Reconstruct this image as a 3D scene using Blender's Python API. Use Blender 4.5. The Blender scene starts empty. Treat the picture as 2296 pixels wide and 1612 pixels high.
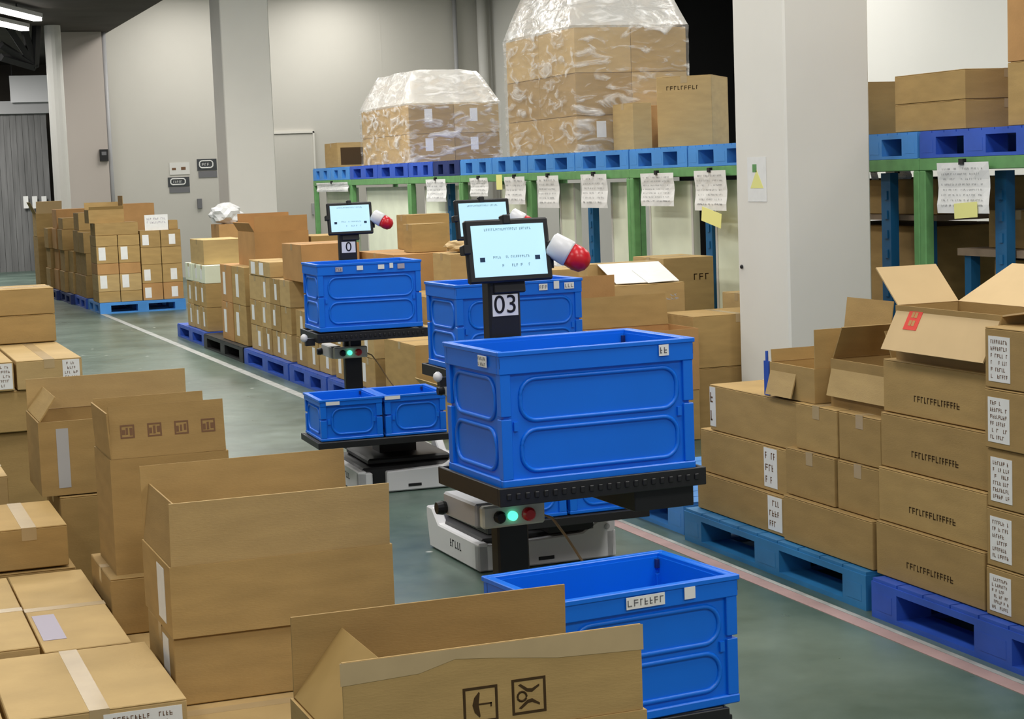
import bpy, bmesh, math, random
from mathutils import Vector, Matrix
random.seed(7)
R = math.radians
C = bpy.context.scene.collection
sc = bpy.context.scene
# ---------------------------------------------------------------- camera, world, light, exposure
CF = 4095.0
AX = Vector((0.93534743, 0.06993178, -0.3467488))
AY = Vector((-0.35181256, 0.08197574, -0.93247407))
AZ = Vector((-0.03678458, 0.99417781, 0.10128867))
AX.normalize(); AY = (AY - AX * AY.dot(AX)).normalized(); AZ = AX.cross(AY).normalized()
WC = Matrix((AX, AY, AZ))                     # camera axes as seen from the world
H = 1.6
cam = bpy.data.cameras.new('camera'); camo = bpy.data.objects.new('camera', cam); C.objects.link(camo)
camo.matrix_world = Matrix.Translation((0, 0, H)) @ WC.to_4x4()
cam.sensor_fit = 'HORIZONTAL'; cam.sensor_width = 36; cam.lens = 36 * CF / 2296
cam.clip_start = 0.05; cam.clip_end = 200
sc.camera = camo
def ray(u, v): return WC @ Vector(((u - 1148) / CF, -(v - 806) / CF, -1))
def onY(u, v, y): d = ray(u, v); return d * (y / d.y) + Vector((0, 0, H))
def onX(u, v, x): d = ray(u, v); return d * (x / d.x) + Vector((0, 0, H))
def onZ(u, v, z): d = ray(u, v); return d * ((z - H) / d.z) + Vector((0, 0, H))
w = bpy.data.worlds.new('world'); sc.world = w; w.use_nodes = True
w.node_tree.nodes['Background'].inputs[0].default_value = (.95, .97, 1, 1)
w.node_tree.nodes['Background'].inputs[1].default_value = .30
sc.view_settings.view_transform = 'Standard'; sc.view_settings.look = 'None'
sc.view_settings.gamma = 1; sc.view_settings.use_curve_mapping = False
sc.view_settings.exposure = 0.1
LAMPS = [(1.1, 3.2, 62, 'over the near left boxes'), (1.1, 7.2, 62, 'over the left aisle edge'), (1.1, 11.5, 80, 'over the middle of the left side'), (1.1, 17, 160, 'over the far left side'),
         (4.2, 3.4, 62, 'over the near pallets'), (4.2, 7.6, 66, 'over the front cart'), (4.2, 12.5, 85, 'over the rearmost cart'), (4.2, 18.5, 175, 'over the far pallets'),
         (8.4, 8.5, 80, 'over the near rack'), (8.4, 14.0, 75, 'over the tall wrapped load'), (8.4, 20.5, 110, 'over the low wrapped load'),
         (5.9, 29.9, 78, 'near the back wall, left of two'), (8.6, 30.2, 68, 'near the back wall, right of two'), (3.2, 21.5, 110, 'above the far pallet stack'),
         (10.2, 13, 70, 'beside the right wall'), (10.2, 19, 60, 'beside the dark bay'),
         (2.2, 34.5, 300, 'added before the strip curtain to brighten it'), (2.0, 29.4, 60, 'beside the far round pipe'),  # curtain lamp is added, out of view, to brighten the strip curtain
         (0.6, -1.6, 130, 'added as fill behind the camera'), (4.2, -1.4, 110, 'added as fill at the right rear of the camera'), (-2.6, 4.5, 60, 'left of the camera'), (-2.6, 11, 90, 'farther left of the camera')]  # the two lamps behind the camera are added fill for camera-facing sides
CEIL = 5.05
# ---------------------------------------------------------------- materials
MAT = {}
def nodes(name):
    m = bpy.data.materials.new(name); m.use_nodes = True; MAT[name] = m
    return m, m.node_tree, m.node_tree.nodes['Principled BSDF']
def mat(name, col, rough=.6, spec=.4, noise=0, scale=8, bump=0, bscale=60, metal=0, stretch=(1, 1, 1), col2=None):
    m, t, b = nodes(name)
    b.inputs['Base Color'].default_value = (*col, 1); b.inputs['Roughness'].default_value = rough
    b.inputs['Specular IOR Level'].default_value = spec; b.inputs['Metallic'].default_value = metal
    tc = t.nodes.new('ShaderNodeTexCoord'); mp = t.nodes.new('ShaderNodeMapping'); mp.inputs['Scale'].default_value = stretch
    t.links.new(tc.outputs['Object'], mp.inputs[0])
    if noise:
        n = t.nodes.new('ShaderNodeTexNoise'); n.inputs['Scale'].default_value = scale; n.inputs['Detail'].default_value = 5
        t.links.new(mp.outputs[0], n.inputs['Vector'])
        r = t.nodes.new('ShaderNodeMix'); r.data_type = 'RGBA'
        c2 = col2 or tuple(c * (1 - noise) for c in col)
        r.inputs[6].default_value = (*col, 1); r.inputs[7].default_value = (*c2, 1)
        mr = t.nodes.new('ShaderNodeMapRange'); mr.inputs[1].default_value = .35; mr.inputs[2].default_value = .7
        t.links.new(n.outputs[0], mr.inputs[0]); t.links.new(mr.outputs[0], r.inputs[0]); t.links.new(r.outputs[2], b.inputs['Base Color'])
    if bump:
        n2 = t.nodes.new('ShaderNodeTexNoise'); n2.inputs['Scale'].default_value = bscale
        t.links.new(mp.outputs[0], n2.inputs['Vector'])
        bp = t.nodes.new('ShaderNodeBump'); bp.inputs['Strength'].default_value = bump; bp.inputs['Distance'].default_value = .01
        t.links.new(n2.outputs[0], bp.inputs['Height']); t.links.new(bp.outputs[0], b.inputs['Normal'])
    return m
mat('card', (.46, .305, .12), .75, .2, .16, 5, .08, 90, stretch=(1, 1, 4))
mat('card2', (.40, .262, .102), .75, .2, .16, 5, .08, 90, stretch=(1, 1, 4))
mat('card3', (.53, .37, .165), .75, .2, .14, 5, .08, 90, stretch=(1, 1, 4))
mat('card_orange', (.50, .28, .11), .75, .2, .16, 5, .08, 90)
mat('card_in', (.42, .275, .10), .8, .15, .12, 6)
mat('card_light', (.62, .45, .24), .75, .2, .08, 5)
mat('tape', (.50, .37, .20), .25, .5, .1, 10)
mat('ink', (.06, .035, .015), .8, .1)
mat('ink_soft', (.19, .105, .06), .8, .1)
mat('ink_black', (.02, .02, .025), .8, .1)
mat('paper', (.82, .82, .80), .7, .2, .05, 20)
mat('sticky', (.82, .80, .30), .7, .2)
mat('blue', (.001, .165, .80), .36, .5, .06, 4)
mat('blue_pallet', (.03, .105, .55), .45, .5, .2, 6)
mat('teal_pallet', (.03, .22, .50), .45, .5, .25, 5)
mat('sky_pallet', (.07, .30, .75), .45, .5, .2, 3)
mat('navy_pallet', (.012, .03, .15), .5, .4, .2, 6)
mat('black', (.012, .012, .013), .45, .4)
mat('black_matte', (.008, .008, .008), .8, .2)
mat('white_shell', (.72, .72, .74), .35, .5)
mat('grey_shell', (.42, .42, .43), .4, .5)
mat('beige', (.62, .62, .52), .45, .4)
mat('green_steel', (.15, .36, .13), .45, .4, .2, 12)
mat('blue_steel', (.01, .12, .28), .5, .4, .1, 8)
mat('wall', (.62, .60, .545), .7, .25, .06, .6)
mat('wall_pink', (.54, .485, .44), .7, .25, .05, .6)
mat('wall_white', (.74, .73, .69), .6, .3, .04, .6)
mat('column', (.80, .775, .71), .55, .35, .05, 1.2)
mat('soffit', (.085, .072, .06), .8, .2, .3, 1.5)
mat('ceiling', (.5, .49, .46), .8, .2)
mat('strip', (.20, .20, .20), .5, .4, .35, 2.2, stretch=(6, 6, .5))
mat('wood', (.30, .22, .15), .7, .2, .3, 8)
mat('pale_green', (.80, .84, .66), .6, .3, .1, 4)
mat('pink_tape', (.40, .27, .26), .7, .3, .25, 5)
mat('tape_white', (.40, .41, .39), .7, .3, .3, 8)
mat('red', (.62, .01, .02), .3, .5)
mat('red_label', (.72, .05, .03), .6, .3)
mat('steel', (.5, .5, .5), .4, .5, metal=.6)
mat('bag', (.7, .7, .7), .35, .5)
mat('lilac', (.42, .38, .46), .6, .3)
mat('signgrey', (.06, .065, .07), .6, .3)
mat('signmid', (.18, .18, .19), .6, .3)
mat('cable', (.35, .22, .10), .5, .4)
def emi(name, col, s):
    m, t, b = nodes(name); b.inputs['Base Color'].default_value = (*col, 1)
    b.inputs['Emission Color'].default_value = (*col, 1); b.inputs['Emission Strength'].default_value = s
    b.inputs['Roughness'].default_value = .3
emi('screen', (.42, .66, .76), .62); emi('lamp', (1, .98, .94), 7); emi('green_led', (.1, .9, .55), 1.4)
mat('screen_ink', (.22, .36, .42), .5); mat('screen_dark', (.01, .04, .10), .5)
# floor: sealed green concrete with scuffs
m, t, b = nodes('floor')
tc = t.nodes.new('ShaderNodeTexCoord')
n1 = t.nodes.new('ShaderNodeTexNoise'); n1.inputs['Scale'].default_value = .9; n1.inputs['Detail'].default_value = 6; n1.inputs['Roughness'].default_value = .6
n2 = t.nodes.new('ShaderNodeTexNoise'); n2.inputs['Scale'].default_value = 7; n2.inputs['Detail'].default_value = 8
vo = t.nodes.new('ShaderNodeTexVoronoi'); vo.inputs['Scale'].default_value = 4.2
for n in (n1, n2, vo): t.links.new(tc.outputs['Object'], n.inputs['Vector'])
mx = t.nodes.new('ShaderNodeMix'); mx.data_type = 'RGBA'; mx.inputs[6].default_value = (.045, .084, .066, 1); mx.inputs[7].default_value = (.125, .180, .150, 1)
mr = t.nodes.new('ShaderNodeMapRange'); mr.inputs[1].default_value = .38; mr.inputs[2].default_value = .66
t.links.new(n1.outputs[0], mr.inputs[0]); t.links.new(mr.outputs[0], mx.inputs[0])
mx2 = t.nodes.new('ShaderNodeMix'); mx2.data_type = 'RGBA'; mx2.inputs[7].default_value = (.62, .64, .60, 1)
mr2 = t.nodes.new('ShaderNodeMapRange'); mr2.inputs[1].default_value = .085; mr2.inputs[2].default_value = .045
t.links.new(vo.outputs['Distance'], mr2.inputs[0])
mr3 = t.nodes.new('ShaderNodeMapRange'); mr3.inputs[1].default_value = .50; mr3.inputs[2].default_value = .56
t.links.new(n2.outputs[0], mr3.inputs[0])
mm = t.nodes.new('ShaderNodeMath'); mm.operation = 'MULTIPLY'; t.links.new(mr2.outputs[0], mm.inputs[0]); t.links.new(mr3.outputs[0], mm.inputs[1])
t.links.new(mm.outputs[0], mx2.inputs[0]); t.links.new(mx.outputs[2], mx2.inputs[6]); t.links.new(mx2.outputs[2], b.inputs['Base Color'])
b.inputs['Roughness'].default_value = .30; b.inputs['Specular IOR Level'].default_value = .55
rr = t.nodes.new('ShaderNodeMapRange'); rr.inputs[3].default_value = .22; rr.inputs[4].default_value = .42; t.links.new(n2.outputs[0], rr.inputs[0]); t.links.new(rr.outputs[0], b.inputs['Roughness'])
# stretch film: clear film with bright creases
def film_mat(name, lo, hi):
  m, t, b = nodes(name)
  b.inputs['Base Color'].default_value = (.9, .9, .88, 1); b.inputs['Roughness'].default_value = .12; b.inputs['Specular IOR Level'].default_value = .9
  tr = t.nodes.new('ShaderNodeBsdfTransparent'); ms = t.nodes.new('ShaderNodeMixShader')
  tc = t.nodes.new('ShaderNodeTexCoord'); mp = t.nodes.new('ShaderNodeMapping'); mp.inputs['Rotation'].default_value = (.5, .7, .3); mp.inputs['Scale'].default_value = (1.6, 1.6, 4)
  n1 = t.nodes.new('ShaderNodeTexNoise'); n1.inputs['Scale'].default_value = 2.6; n1.inputs['Detail'].default_value = 5; n1.inputs['Distortion'].default_value = 1.2
  t.links.new(tc.outputs['Object'], mp.inputs[0]); t.links.new(mp.outputs[0], n1.inputs['Vector'])
  mr = t.nodes.new('ShaderNodeMapRange'); mr.inputs[1].default_value = .50; mr.inputs[2].default_value = .74; mr.inputs[3].default_value = lo; mr.inputs[4].default_value = hi
  t.links.new(n1.outputs[0], mr.inputs[0]); t.links.new(mr.outputs[0], ms.inputs[0])
  t.links.new(tr.outputs[0], ms.inputs[1]); t.links.new(b.outputs[0], ms.inputs[2])
  bp = t.nodes.new('ShaderNodeBump'); bp.inputs['Strength'].default_value = .5; bp.inputs['Distance'].default_value = .04
  t.links.new(n1.outputs[0], bp.inputs['Height']); t.links.new(bp.outputs[0], b.inputs['Normal'])
  t.links.new(ms.outputs[0], t.nodes['Material Output'].inputs['Surface'])
film_mat('film', .10, .8); film_mat('film_bunched', .40, .95)

# ---------------------------------------------------------------- helpers
def abox(bm, x0, x1, y0, y1, z0, z1, M=None):
    vs = [bm.verts.new((x, y, z)) for z in (z0, z1) for x, y in ((x0, y0), (x1, y0), (x1, y1), (x0, y1))]
    for f in ((3, 2, 1, 0), (4, 5, 6, 7), (0, 1, 5, 4), (1, 2, 6, 5), (2, 3, 7, 6), (3, 0, 4, 7)): bm.faces.new([vs[i] for i in f])
    if M is not None:
        for v in vs: v.co = M @ v.co
    return vs
def prism(bm, pts, axis, a, b2):
    """extrude a 2-D outline between a and b2 along an axis"""
    def P(p, k): return {'x': (k, p[0], p[1]), 'y': (p[0], k, p[1]), 'z': (p[0], p[1], k)}[axis]
    A = [bm.verts.new(P(p, a)) for p in pts]; B = [bm.verts.new(P(p, b2)) for p in pts]
    n = len(pts); bm.faces.new(A[::-1]); bm.faces.new(B)
    for i in range(n): bm.faces.new((A[i], A[(i + 1) % n], B[(i + 1) % n], B[i]))
def tube(bm, pts, r, n=8, close=False):
    pts = [Vector(p) for p in pts]; rings = []
    k = len(pts)
    for i, p in enumerate(pts):
        a = pts[(i - 1) % k] if (i or close) else p; c = pts[(i + 1) % k] if (i < k - 1 or close) else p
        d = (c - a).normalized(); u = d.cross(Vector((.13, .21, 1))).normalized(); v = d.cross(u)
        rings.append([bm.verts.new(p + (u * math.cos(2 * math.pi * j / n) + v * math.sin(2 * math.pi * j / n)) * r) for j in range(n)])
    for i in range(k if close else k - 1):
        a, c = rings[i], rings[(i + 1) % k]
        for j in range(n): bm.faces.new((a[j], a[(j + 1) % n], c[(j + 1) % n], c[j]))
    if not close: bm.faces.new(rings[0][::-1]); bm.faces.new(rings[-1])
def lathe(bm, prof, n=20, M=Matrix()):
    rings = []
    for r, z in prof: rings.append([bm.verts.new(M @ Vector((r * math.cos(2 * math.pi * j / n), r * math.sin(2 * math.pi * j / n), z))) for j in range(n)])
    for a, c in zip(rings, rings[1:]):
        for j in range(n): bm.faces.new((a[j], a[(j + 1) % n], c[(j + 1) % n], c[j]))
    bm.faces.new(rings[0][::-1]); bm.faces.new(rings[-1])
def obj(name, bm, m, parent=None, loc=(0, 0, 0), rz=0, bevel=0, smooth=False):
    bmesh.ops.recalc_face_normals(bm, faces=bm.faces)
    if bevel: bmesh.ops.bevel(bm, geom=list(bm.edges), offset=bevel, segments=1, affect='EDGES', clamp_overlap=True)
    me = bpy.data.meshes.new(name); bm.to_mesh(me); bm.free()
    if m: me.materials.append(MAT[m])
    if smooth: me.polygons.foreach_set('use_smooth', [True] * len(me.polygons))
    o = bpy.data.objects.new(name, me); C.objects.link(o); o.location = loc; o.rotation_euler = (0, 0, rz)
    if parent: o.parent = parent
    return o
def tag(o, label=None, cat=None, group=None, kind=None):
    if label: o['label'] = label
    if cat: o['category'] = cat
    if group: o['group'] = group
    if kind: o['kind'] = kind
    return o
def thing(name, label, cat, loc=(0, 0, 0), rz=0, group=None):
    o = bpy.data.objects.new(name, None); C.objects.link(o); o.location = loc; o.rotation_euler = (0, 0, rz); o.empty_display_size = .1
    return tag(o, label, cat, group)
def struct(name, bm, m, parent=None, bevel=0):
    o = obj(name, bm, m, parent, bevel=bevel)
    if not parent: o['kind'] = 'structure'
    return o
def fin(bm, f): f(bm); return bm
def B(*a): bm = bmesh.new(); abox(bm, *a); return bm
def glyphs(bm, x0, x1, z0, z1, rows, y, axis='y', dens=.75, rnd=None, hfrac=.55):
    """rows of small letter-like strokes standing proud of a sheet"""
    rnd = rnd or random
    rh = (z1 - z0) / rows
    for r in range(rows):
        zc = z1 - rh * (r + .5); h = rh * hfrac / 2; x = x0
        while x < x1 - h:
            wd = h * rnd.uniform(.7, 1.5)
            if rnd.random() < dens:
                t2 = h * .34; k = rnd.randrange(4)
                segs = [(x, x + t2, zc - h, zc + h)]
                if k in (0, 1): segs.append((x, x + wd, zc + h - t2, zc + h))
                if k in (1, 2): segs.append((x, x + wd, zc - t2 / 2, zc + t2 / 2))
                if k in (2, 3): segs.append((x, x + wd, zc - h, zc - h + t2))
                for s in segs:
                    if axis == 'y': abox(bm, s[0], s[1], y - .0006, y, s[2], s[3])
                    elif axis == 'x': abox(bm, y - .0006, y, -s[1], -s[0], s[2], s[3])
            x += wd + h * .7
# ---- cartons
def carton(x0, x1, y0, y1, z0, z1, label, m='card', group=None, rz=0, seam='x', tape=True, tag_on=None, tag_mat='paper', name='cardboard_box', prt=None):
    """closed carton; tag_on = list of (face, a0, a1, h0, h1) with fractions along the face; face F = towards the aisle end, L = left side"""
    cx, cy, wx, wy, h = (x0 + x1) / 2, (y0 + y1) / 2, x1 - x0 - .004, y1 - y0 - .004, z1 - z0
    a, c = wx / 2, wy / 2; bm = bmesh.new()
    abox(bm, -a, a, -c, c, .003 if h > .1 else 0, h - .005); abox(bm, -a + .01, a - .01, -c + .01, c - .01, 0, .01)
    g = .0022
    if seam == 'x': abox(bm, -a, a, -c, -g, h - .005, h); abox(bm, -a, a, g, c, h - .005, h)
    else: abox(bm, -a, -g, -c, c, h - .005, h); abox(bm, g, a, -c, c, h - .005, h)
    o = obj(name, bm, m, None, (cx, cy, z0), rz, bevel=.0025)
    tag(o, label, 'box', group)
    if tape:
        bm = bmesh.new(); t2 = min(.025, a * .3, c * .3); d = min(.05, h * .3)
        if seam == 'x':
            abox(bm, -a, a, -t2, t2, h, h + .0008)
            for s in (-1, 1): abox(bm, min(s * a, s * (a + .001)), max(s * a, s * (a + .001)), -t2, t2, h - d, h + .0008)
        else:
            abox(bm, -t2, t2, -c, c, h, h + .0008)
            for s in (-1, 1): abox(bm, -t2, t2, min(s * c, s * (c + .001)), max(s * c, s * (c + .001)), h - d, h + .0008)
        obj('packing_tape', bm, 'tape', o)
    for q in tag_on or []:
        f, f0, f1, h0, h1 = q[:5]; lm = q[5] if len(q) > 5 else 'paper'
        bm = bmesh.new()
        if f == 'F': abox(bm, -a + f0 * 2 * a, -a + f1 * 2 * a, -c - .0015, -c - .0001, h0 * h, h1 * h)
        elif f == 'T': abox(bm, -a + f0 * 2 * a, -a + f1 * 2 * a, -c + h0 * 2 * c, -c + h1 * 2 * c, h + .0002, h + .0015)
        else: abox(bm, -a - .0015, -a - .0001, c - f1 * 2 * c, c - f0 * 2 * c, h0 * h, h1 * h)
        lo = obj('shipping_label', bm, lm, o)
        if len(q) > 6:
            bm = bmesh.new()
            if f == 'F':
                X0, X1 = -a + f0 * 2 * a, -a + f1 * 2 * a; p = (X1 - X0) * .12
                glyphs(bm, X0 + p, X1 - p, h0 * h + .006, h1 * h - .006, q[6], -c - .0016)
            elif f == 'L':
                X0, X1 = -c + f0 * 2 * c, -c + f1 * 2 * c; p = (X1 - X0) * .12
                glyphs(bm, X0 + p, X1 - p, h0 * h + .006, h1 * h - .006, q[6], -a - .0016, 'x')
            if len(bm.verts): obj('label_print', bm, 'ink_soft' if q[6] < 9 else 'signmid', lo)
            else: bm.free()
    if prt:   # printing straight on the card: (face, f0, f1, h0, h1, rows)
        f, f0, f1, h0, h1, rows = prt
        bm = bmesh.new()
        if f == 'L': glyphs(bm, -c + f0 * 2 * c, -c + f1 * 2 * c, h0 * h, h1 * h, rows, -a - .0004, 'x', 1, random.Random(5), .8)
        else: glyphs(bm, -a + f0 * 2 * a, -a + f1 * 2 * a, h0 * h, h1 * h, rows, -c - .0004, 'y', 1, random.Random(5), .8)
        obj('printed_text', bm, 'ink', o)
    return o
def open_box(x0, x1, y0, y1, z0, z1, label, flaps, m='card', group=None, rz=0, tag_on=None, min_='card_in', ft=.005):
    """open carton; flaps {side: (length, outward angle from upright in degrees)}"""
    cx, cy, wx, wy, h = (x0 + x1) / 2, (y0 + y1) / 2, x1 - x0, y1 - y0, z1 - z0
    a, c, th = wx / 2, wy / 2, .006; bm = bmesh.new()
    abox(bm, -a, a, -c, c, 0, th)
    abox(bm, -a, a, -c, -c + th, th, h); abox(bm, -a, a, c - th, c, th, h)
    abox(bm, -a, -a + th, -c + th, c - th, th, h); abox(bm, a - th, a, -c + th, c - th, th, h)
    o = obj('open_cardboard_box', bm, m, None, (cx, cy, z0), rz); tag(o, label, 'box', group)
    FL = {}
    for s, fl in flaps.items():
        ln, ang = fl[0], R(fl[1]); mm_ = fl[2] if len(fl) > 2 else m
        bm = bmesh.new(); W = (a if s in 'FB' else c) - .006
        w0, w1 = fl[3:5] if len(fl) > 3 else (0, 1)
        abox(bm, -W + 2 * W * w0, -W + 2 * W * w1, -ft, 0, .002, ln)
        f = obj('flap', bm, mm_, o)
        rot = Matrix.Rotation(ang, 4, 'X')       # leans toward -y (outwards) for the front flap
        base = {'F': (0, 0), 'B': (math.pi, 0), 'L': (-math.pi / 2, 0), 'R': (math.pi / 2, 0)}[s][0]
        pos = {'F': (0, -c + ft + .004, h - .001), 'B': (0, c - ft - .004, h - .001), 'L': (-a + ft + .004, 0, h - .001), 'R': (a - ft - .004, 0, h - .001)}[s]
        f.matrix_local = Matrix.Translation(pos) @ Matrix.Rotation(base, 4, 'Z') @ rot
        FL[s] = f
    for q in tag_on or []:
        f, f0, f1, h0, h1 = q[:5]; bm = bmesh.new()
        if f == 'F': abox(bm, -a + f0 * 2 * a, -a + f1 * 2 * a, -c - .0015, -c - .0001, h0 * h, h1 * h)
        else: abox(bm, -a - .0015, -a - .0001, c - f1 * 2 * c, c - f0 * 2 * c, h0 * h, h1 * h)
        obj('shipping_label', bm, q[5] if len(q) > 5 else 'paper', o)
    return o, FL
# ---- folding crate
def ring_pts(x0, x1, z0, z1, r, y, n=6):
    P = []
    for cx, cz, a0 in ((x1 - r, z1 - r, 0), (x0 + r, z1 - r, 90), (x0 + r, z0 + r, 180), (x1 - r, z0 + r, 270)):
        for i in range(n + 1):
            a = R(a0 + 90 * i / n); P.append((cx + r * math.cos(a), y, cz + r * math.sin(a)))
    return P
def crate(loc, rz, dims, label, stickers=(), group='blue folding crates on the carts', full=True):
    W, D, Hh = dims; o = thing('folding_crate', label, 'crate', loc, rz, group)
    t2 = .012; rim = Hh * .165; ft = Hh * .07; i = .012
    bm = bmesh.new()
    abox(bm, i, W - i, i, D - i, .004, .016)
    abox(bm, i, W - i, i, i + t2, .016, Hh - .01); abox(bm, i, W - i, D - i - t2, D - i, .016, Hh - .01)
    abox(bm, i, i + t2, i + t2, D - i - t2, .016, Hh - .01); abox(bm, W - i - t2, W - i, i + t2, D - i - t2, .016, Hh - .01)
    obj('wall_panels', bm, 'blue', o)
    bm = bmesh.new()      # rim
    for a in ((0, W, 0, .02), (0, W, D - .02, D), (0, .02, .02, D - .02), (W - .02, W, .02, D - .02)): abox(bm, a[0], a[1], a[2], a[3], Hh - rim, Hh)
    abox(bm, -.004, W + .004, -.004, .006, Hh - .012, Hh + .001); abox(bm, -.004, W + .004, D - .006, D + .004, Hh - .012, Hh + .001)
    abox(bm, -.004, .006, .006, D - .006, Hh - .012, Hh + .001); abox(bm, W - .006, W + .004, .006, D - .006, Hh - .012, Hh + .001)
    obj('rim', bm, 'blue', o, bevel=.002)
    bm = bmesh.new()
    for a in ((0, W, 0, .018), (0, W, D - .018, D), (0, .018, .018, D - .018), (W - .018, W, .018, D - .018)): abox(bm, a[0], a[1], a[2], a[3], 0, ft)
    obj('bottom_frame', bm, 'blue', o, bevel=.003)
    for (x, y) in ((0, 0), (W, 0), (0, D), (W, D)):       # corner posts with a dark gap line
        bm = bmesh.new(); sx = 1 if x == 0 else -1; sy = 1 if y == 0 else -1
        X = sorted((x + sx * .002, x + sx * .032)); Y = sorted((y + sy * .002, y + sy * .032)); q = .52 * Hh
        abox(bm, X[0], X[1], Y[0], Y[1], ft, q - .004); abox(bm, X[0], X[1], Y[0], Y[1], q + .004, Hh - rim)
        obj('corner_post', bm, 'blue', o, bevel=.0015)
        bm = bmesh.new(); abox(bm, X[0] - .0015, X[1] + .0015, Y[0] - .0015, Y[1] + .0015, Hh - rim * .72, Hh - rim * .28)
        obj('corner_latch', bm, 'navy_pallet', o)
    bm = bmesh.new()
    zb, zt = ft + .005, Hh - rim - .004; zm = (zb + zt) / 2
    def side(pf, L, two):
        for a, b2 in (((zb, zm), (zm, zt)) if full else ((zb, zt),)):
            pts = ring_pts(.062, L - .05, a + .012, b2 - .012, min(.045, (b2 - a) * .38), 0)
            tube(bm, [pf(p) for p in pts], .0065, 6, True)
    side(lambda p: (p[0], i - .001, p[2]), W, 1); side(lambda p: (W - p[0], D - i + .001, p[2]), W, 1)
    side(lambda p: (i - .001, p[0], p[2]), D, 1); side(lambda p: (W - i + .001, p[0], p[2]), D, 1)
    obj('panel_ribs', bm, 'blue', o, smooth=True)
    for x in (.045, W - .045): obj('fold_hinge', B(x - .006, x + .006, i - .008, i, zm - .012, zm + .012), 'blue', o)
    for s in stickers:     # (face, a0, a1, z0, z1 fractions of rim height, material, rows)
        f, a0, a1, b0, b1, mm_, rows = s
        z0, z1 = Hh - rim + b0 * rim, Hh - rim + b1 * rim; bm = bmesh.new()
        if f == 'F': abox(bm, a0, a1, -.0065, -.005, z0, z1)
        else: abox(bm, -.0065, -.005, D - a1, D - a0, z0, z1)
        st = obj('sticker', bm, mm_, o)
        if rows:
            bm = bmesh.new()
            if f == 'F': glyphs(bm, a0 + .003, a1 - .003, z0, z1, rows, -.0066, dens=.9)
            else: glyphs(bm, -(D - a0) + .003, -(D - a1) - .003, z0, z1, rows, -.0066, 'x', dens=.9)
            if len(bm.verts): obj('sticker_print', bm, 'signmid', st)
            else: bm.free()
    return o
# ---- pallets
def pallet(x0, x1, y0, y1, z0, label, m='blue_pallet', h=.14, group='plastic pallets on the floor', rz=0):
    W, D = x1 - x0, y1 - y0; o = thing('plastic_pallet', label, 'pallet', (x0, y0, z0), rz, group)
    bm = bmesh.new(); n = 9; s = D / n
    abox(bm, 0, W, 0, D, h - .035, h - .012)
    for k in range(n): abox(bm, .004, W - .004, k * s + .004, (k + 1) * s - .004, h - .012, h)
    obj('top_deck', bm, m, o)
    bm = bmesh.new(); bw = .14
    for k in (0, .5, 1): abox(bm, k * (W - bw), k * (W - bw) + bw, 0, D, 0, .018)
    for k in (0, .5, 1):
        y = k * (D - bw)
        for j in (0, .5): abox(bm, j * (W - bw) + bw, (j + .5) * (W - bw), y, y + bw, 0, .018)
    obj('bottom_deck', bm, m, o)
    for kx in (0, .5, 1):
        for ky in (0, .5, 1):
            bx, by = kx * (W - bw), ky * (D - bw); bm = bmesh.new()
            L = .20 if ky == .5 else .16
            y = min(max(by - (L - bw) / 2, 0), D - L)
            abox(bm, bx, bx + bw, y, y + L, .018, h - .035)
            for q in (0, 1): abox(bm, bx - .001 if q == 0 else bx + bw - .02, bx + .02 if q == 0 else bx + bw + .001, y + .03, y + L - .03, .03, h - .05)
            obj('block', bm, m, o)
    return o
# ---------------------------------------------------------------- setting
bm = bmesh.new(); abox(bm, -8, 14, -3, 46, -.1, 0); struct('floor', bm, 'floor')
YB, XR = 32.0, 11.7; CX0, CX1 = 5.36, 6.05
bm = bmesh.new(); abox(bm, 4.62, XR + .2, YB, YB + .2, 0, CEIL); 
for x in (7.42, 9.6): abox(bm, x - .006, x + .006, YB - .003, YB, 0, CEIL)
struct('wall_back', bm, 'wall')
bm = bmesh.new(); abox(bm, 3.93, 4.62, YB - .15, YB + .2, 0, CEIL); struct('wall_back_pier', bm, 'wall_pink')
bm = bmesh.new(); abox(bm, XR, XR + .2, -3, 20.2, 0, CEIL); abox(bm, XR, XR + .2, 24.6, YB, 0, CEIL); abox(bm, XR, XR + .2, 20.2, 24.6, 4.6, CEIL)
struct('wall_right', bm, 'wall_white')
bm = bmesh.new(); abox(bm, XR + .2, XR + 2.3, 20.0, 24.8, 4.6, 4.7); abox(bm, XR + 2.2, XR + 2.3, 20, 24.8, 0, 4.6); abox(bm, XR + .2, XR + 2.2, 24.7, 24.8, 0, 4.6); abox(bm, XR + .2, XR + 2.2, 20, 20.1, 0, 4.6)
struct('wall_dark_bay', bm, 'black_matte')  # bay walls coloured black to stand for the darkness in the opening
bm = bmesh.new(); abox(bm, -8, 14, -3, 46, CEIL, CEIL + .1); struct('ceiling', bm, 'ceiling')
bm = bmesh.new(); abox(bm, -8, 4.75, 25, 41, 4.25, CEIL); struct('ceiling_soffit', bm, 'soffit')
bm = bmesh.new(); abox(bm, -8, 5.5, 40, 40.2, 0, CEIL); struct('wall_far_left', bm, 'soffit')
d = thing('door_1', 'grey strip curtain filling the far left doorway', 'door'); d['kind'] = 'structure'
bm = bmesh.new()
for k in range(26):
    x = 1.2 + k * .12; abox(bm, x, x + .115, 38 + .01 * (k % 2), 38.008 + .01 * (k % 2), 0, 3.15)
obj('curtain', bm, 'strip', d)
obj('header_beam', B(1.0, 4.6, 37.9, 38.2, 3.15, 3.4), 'grey_shell', d)
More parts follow.
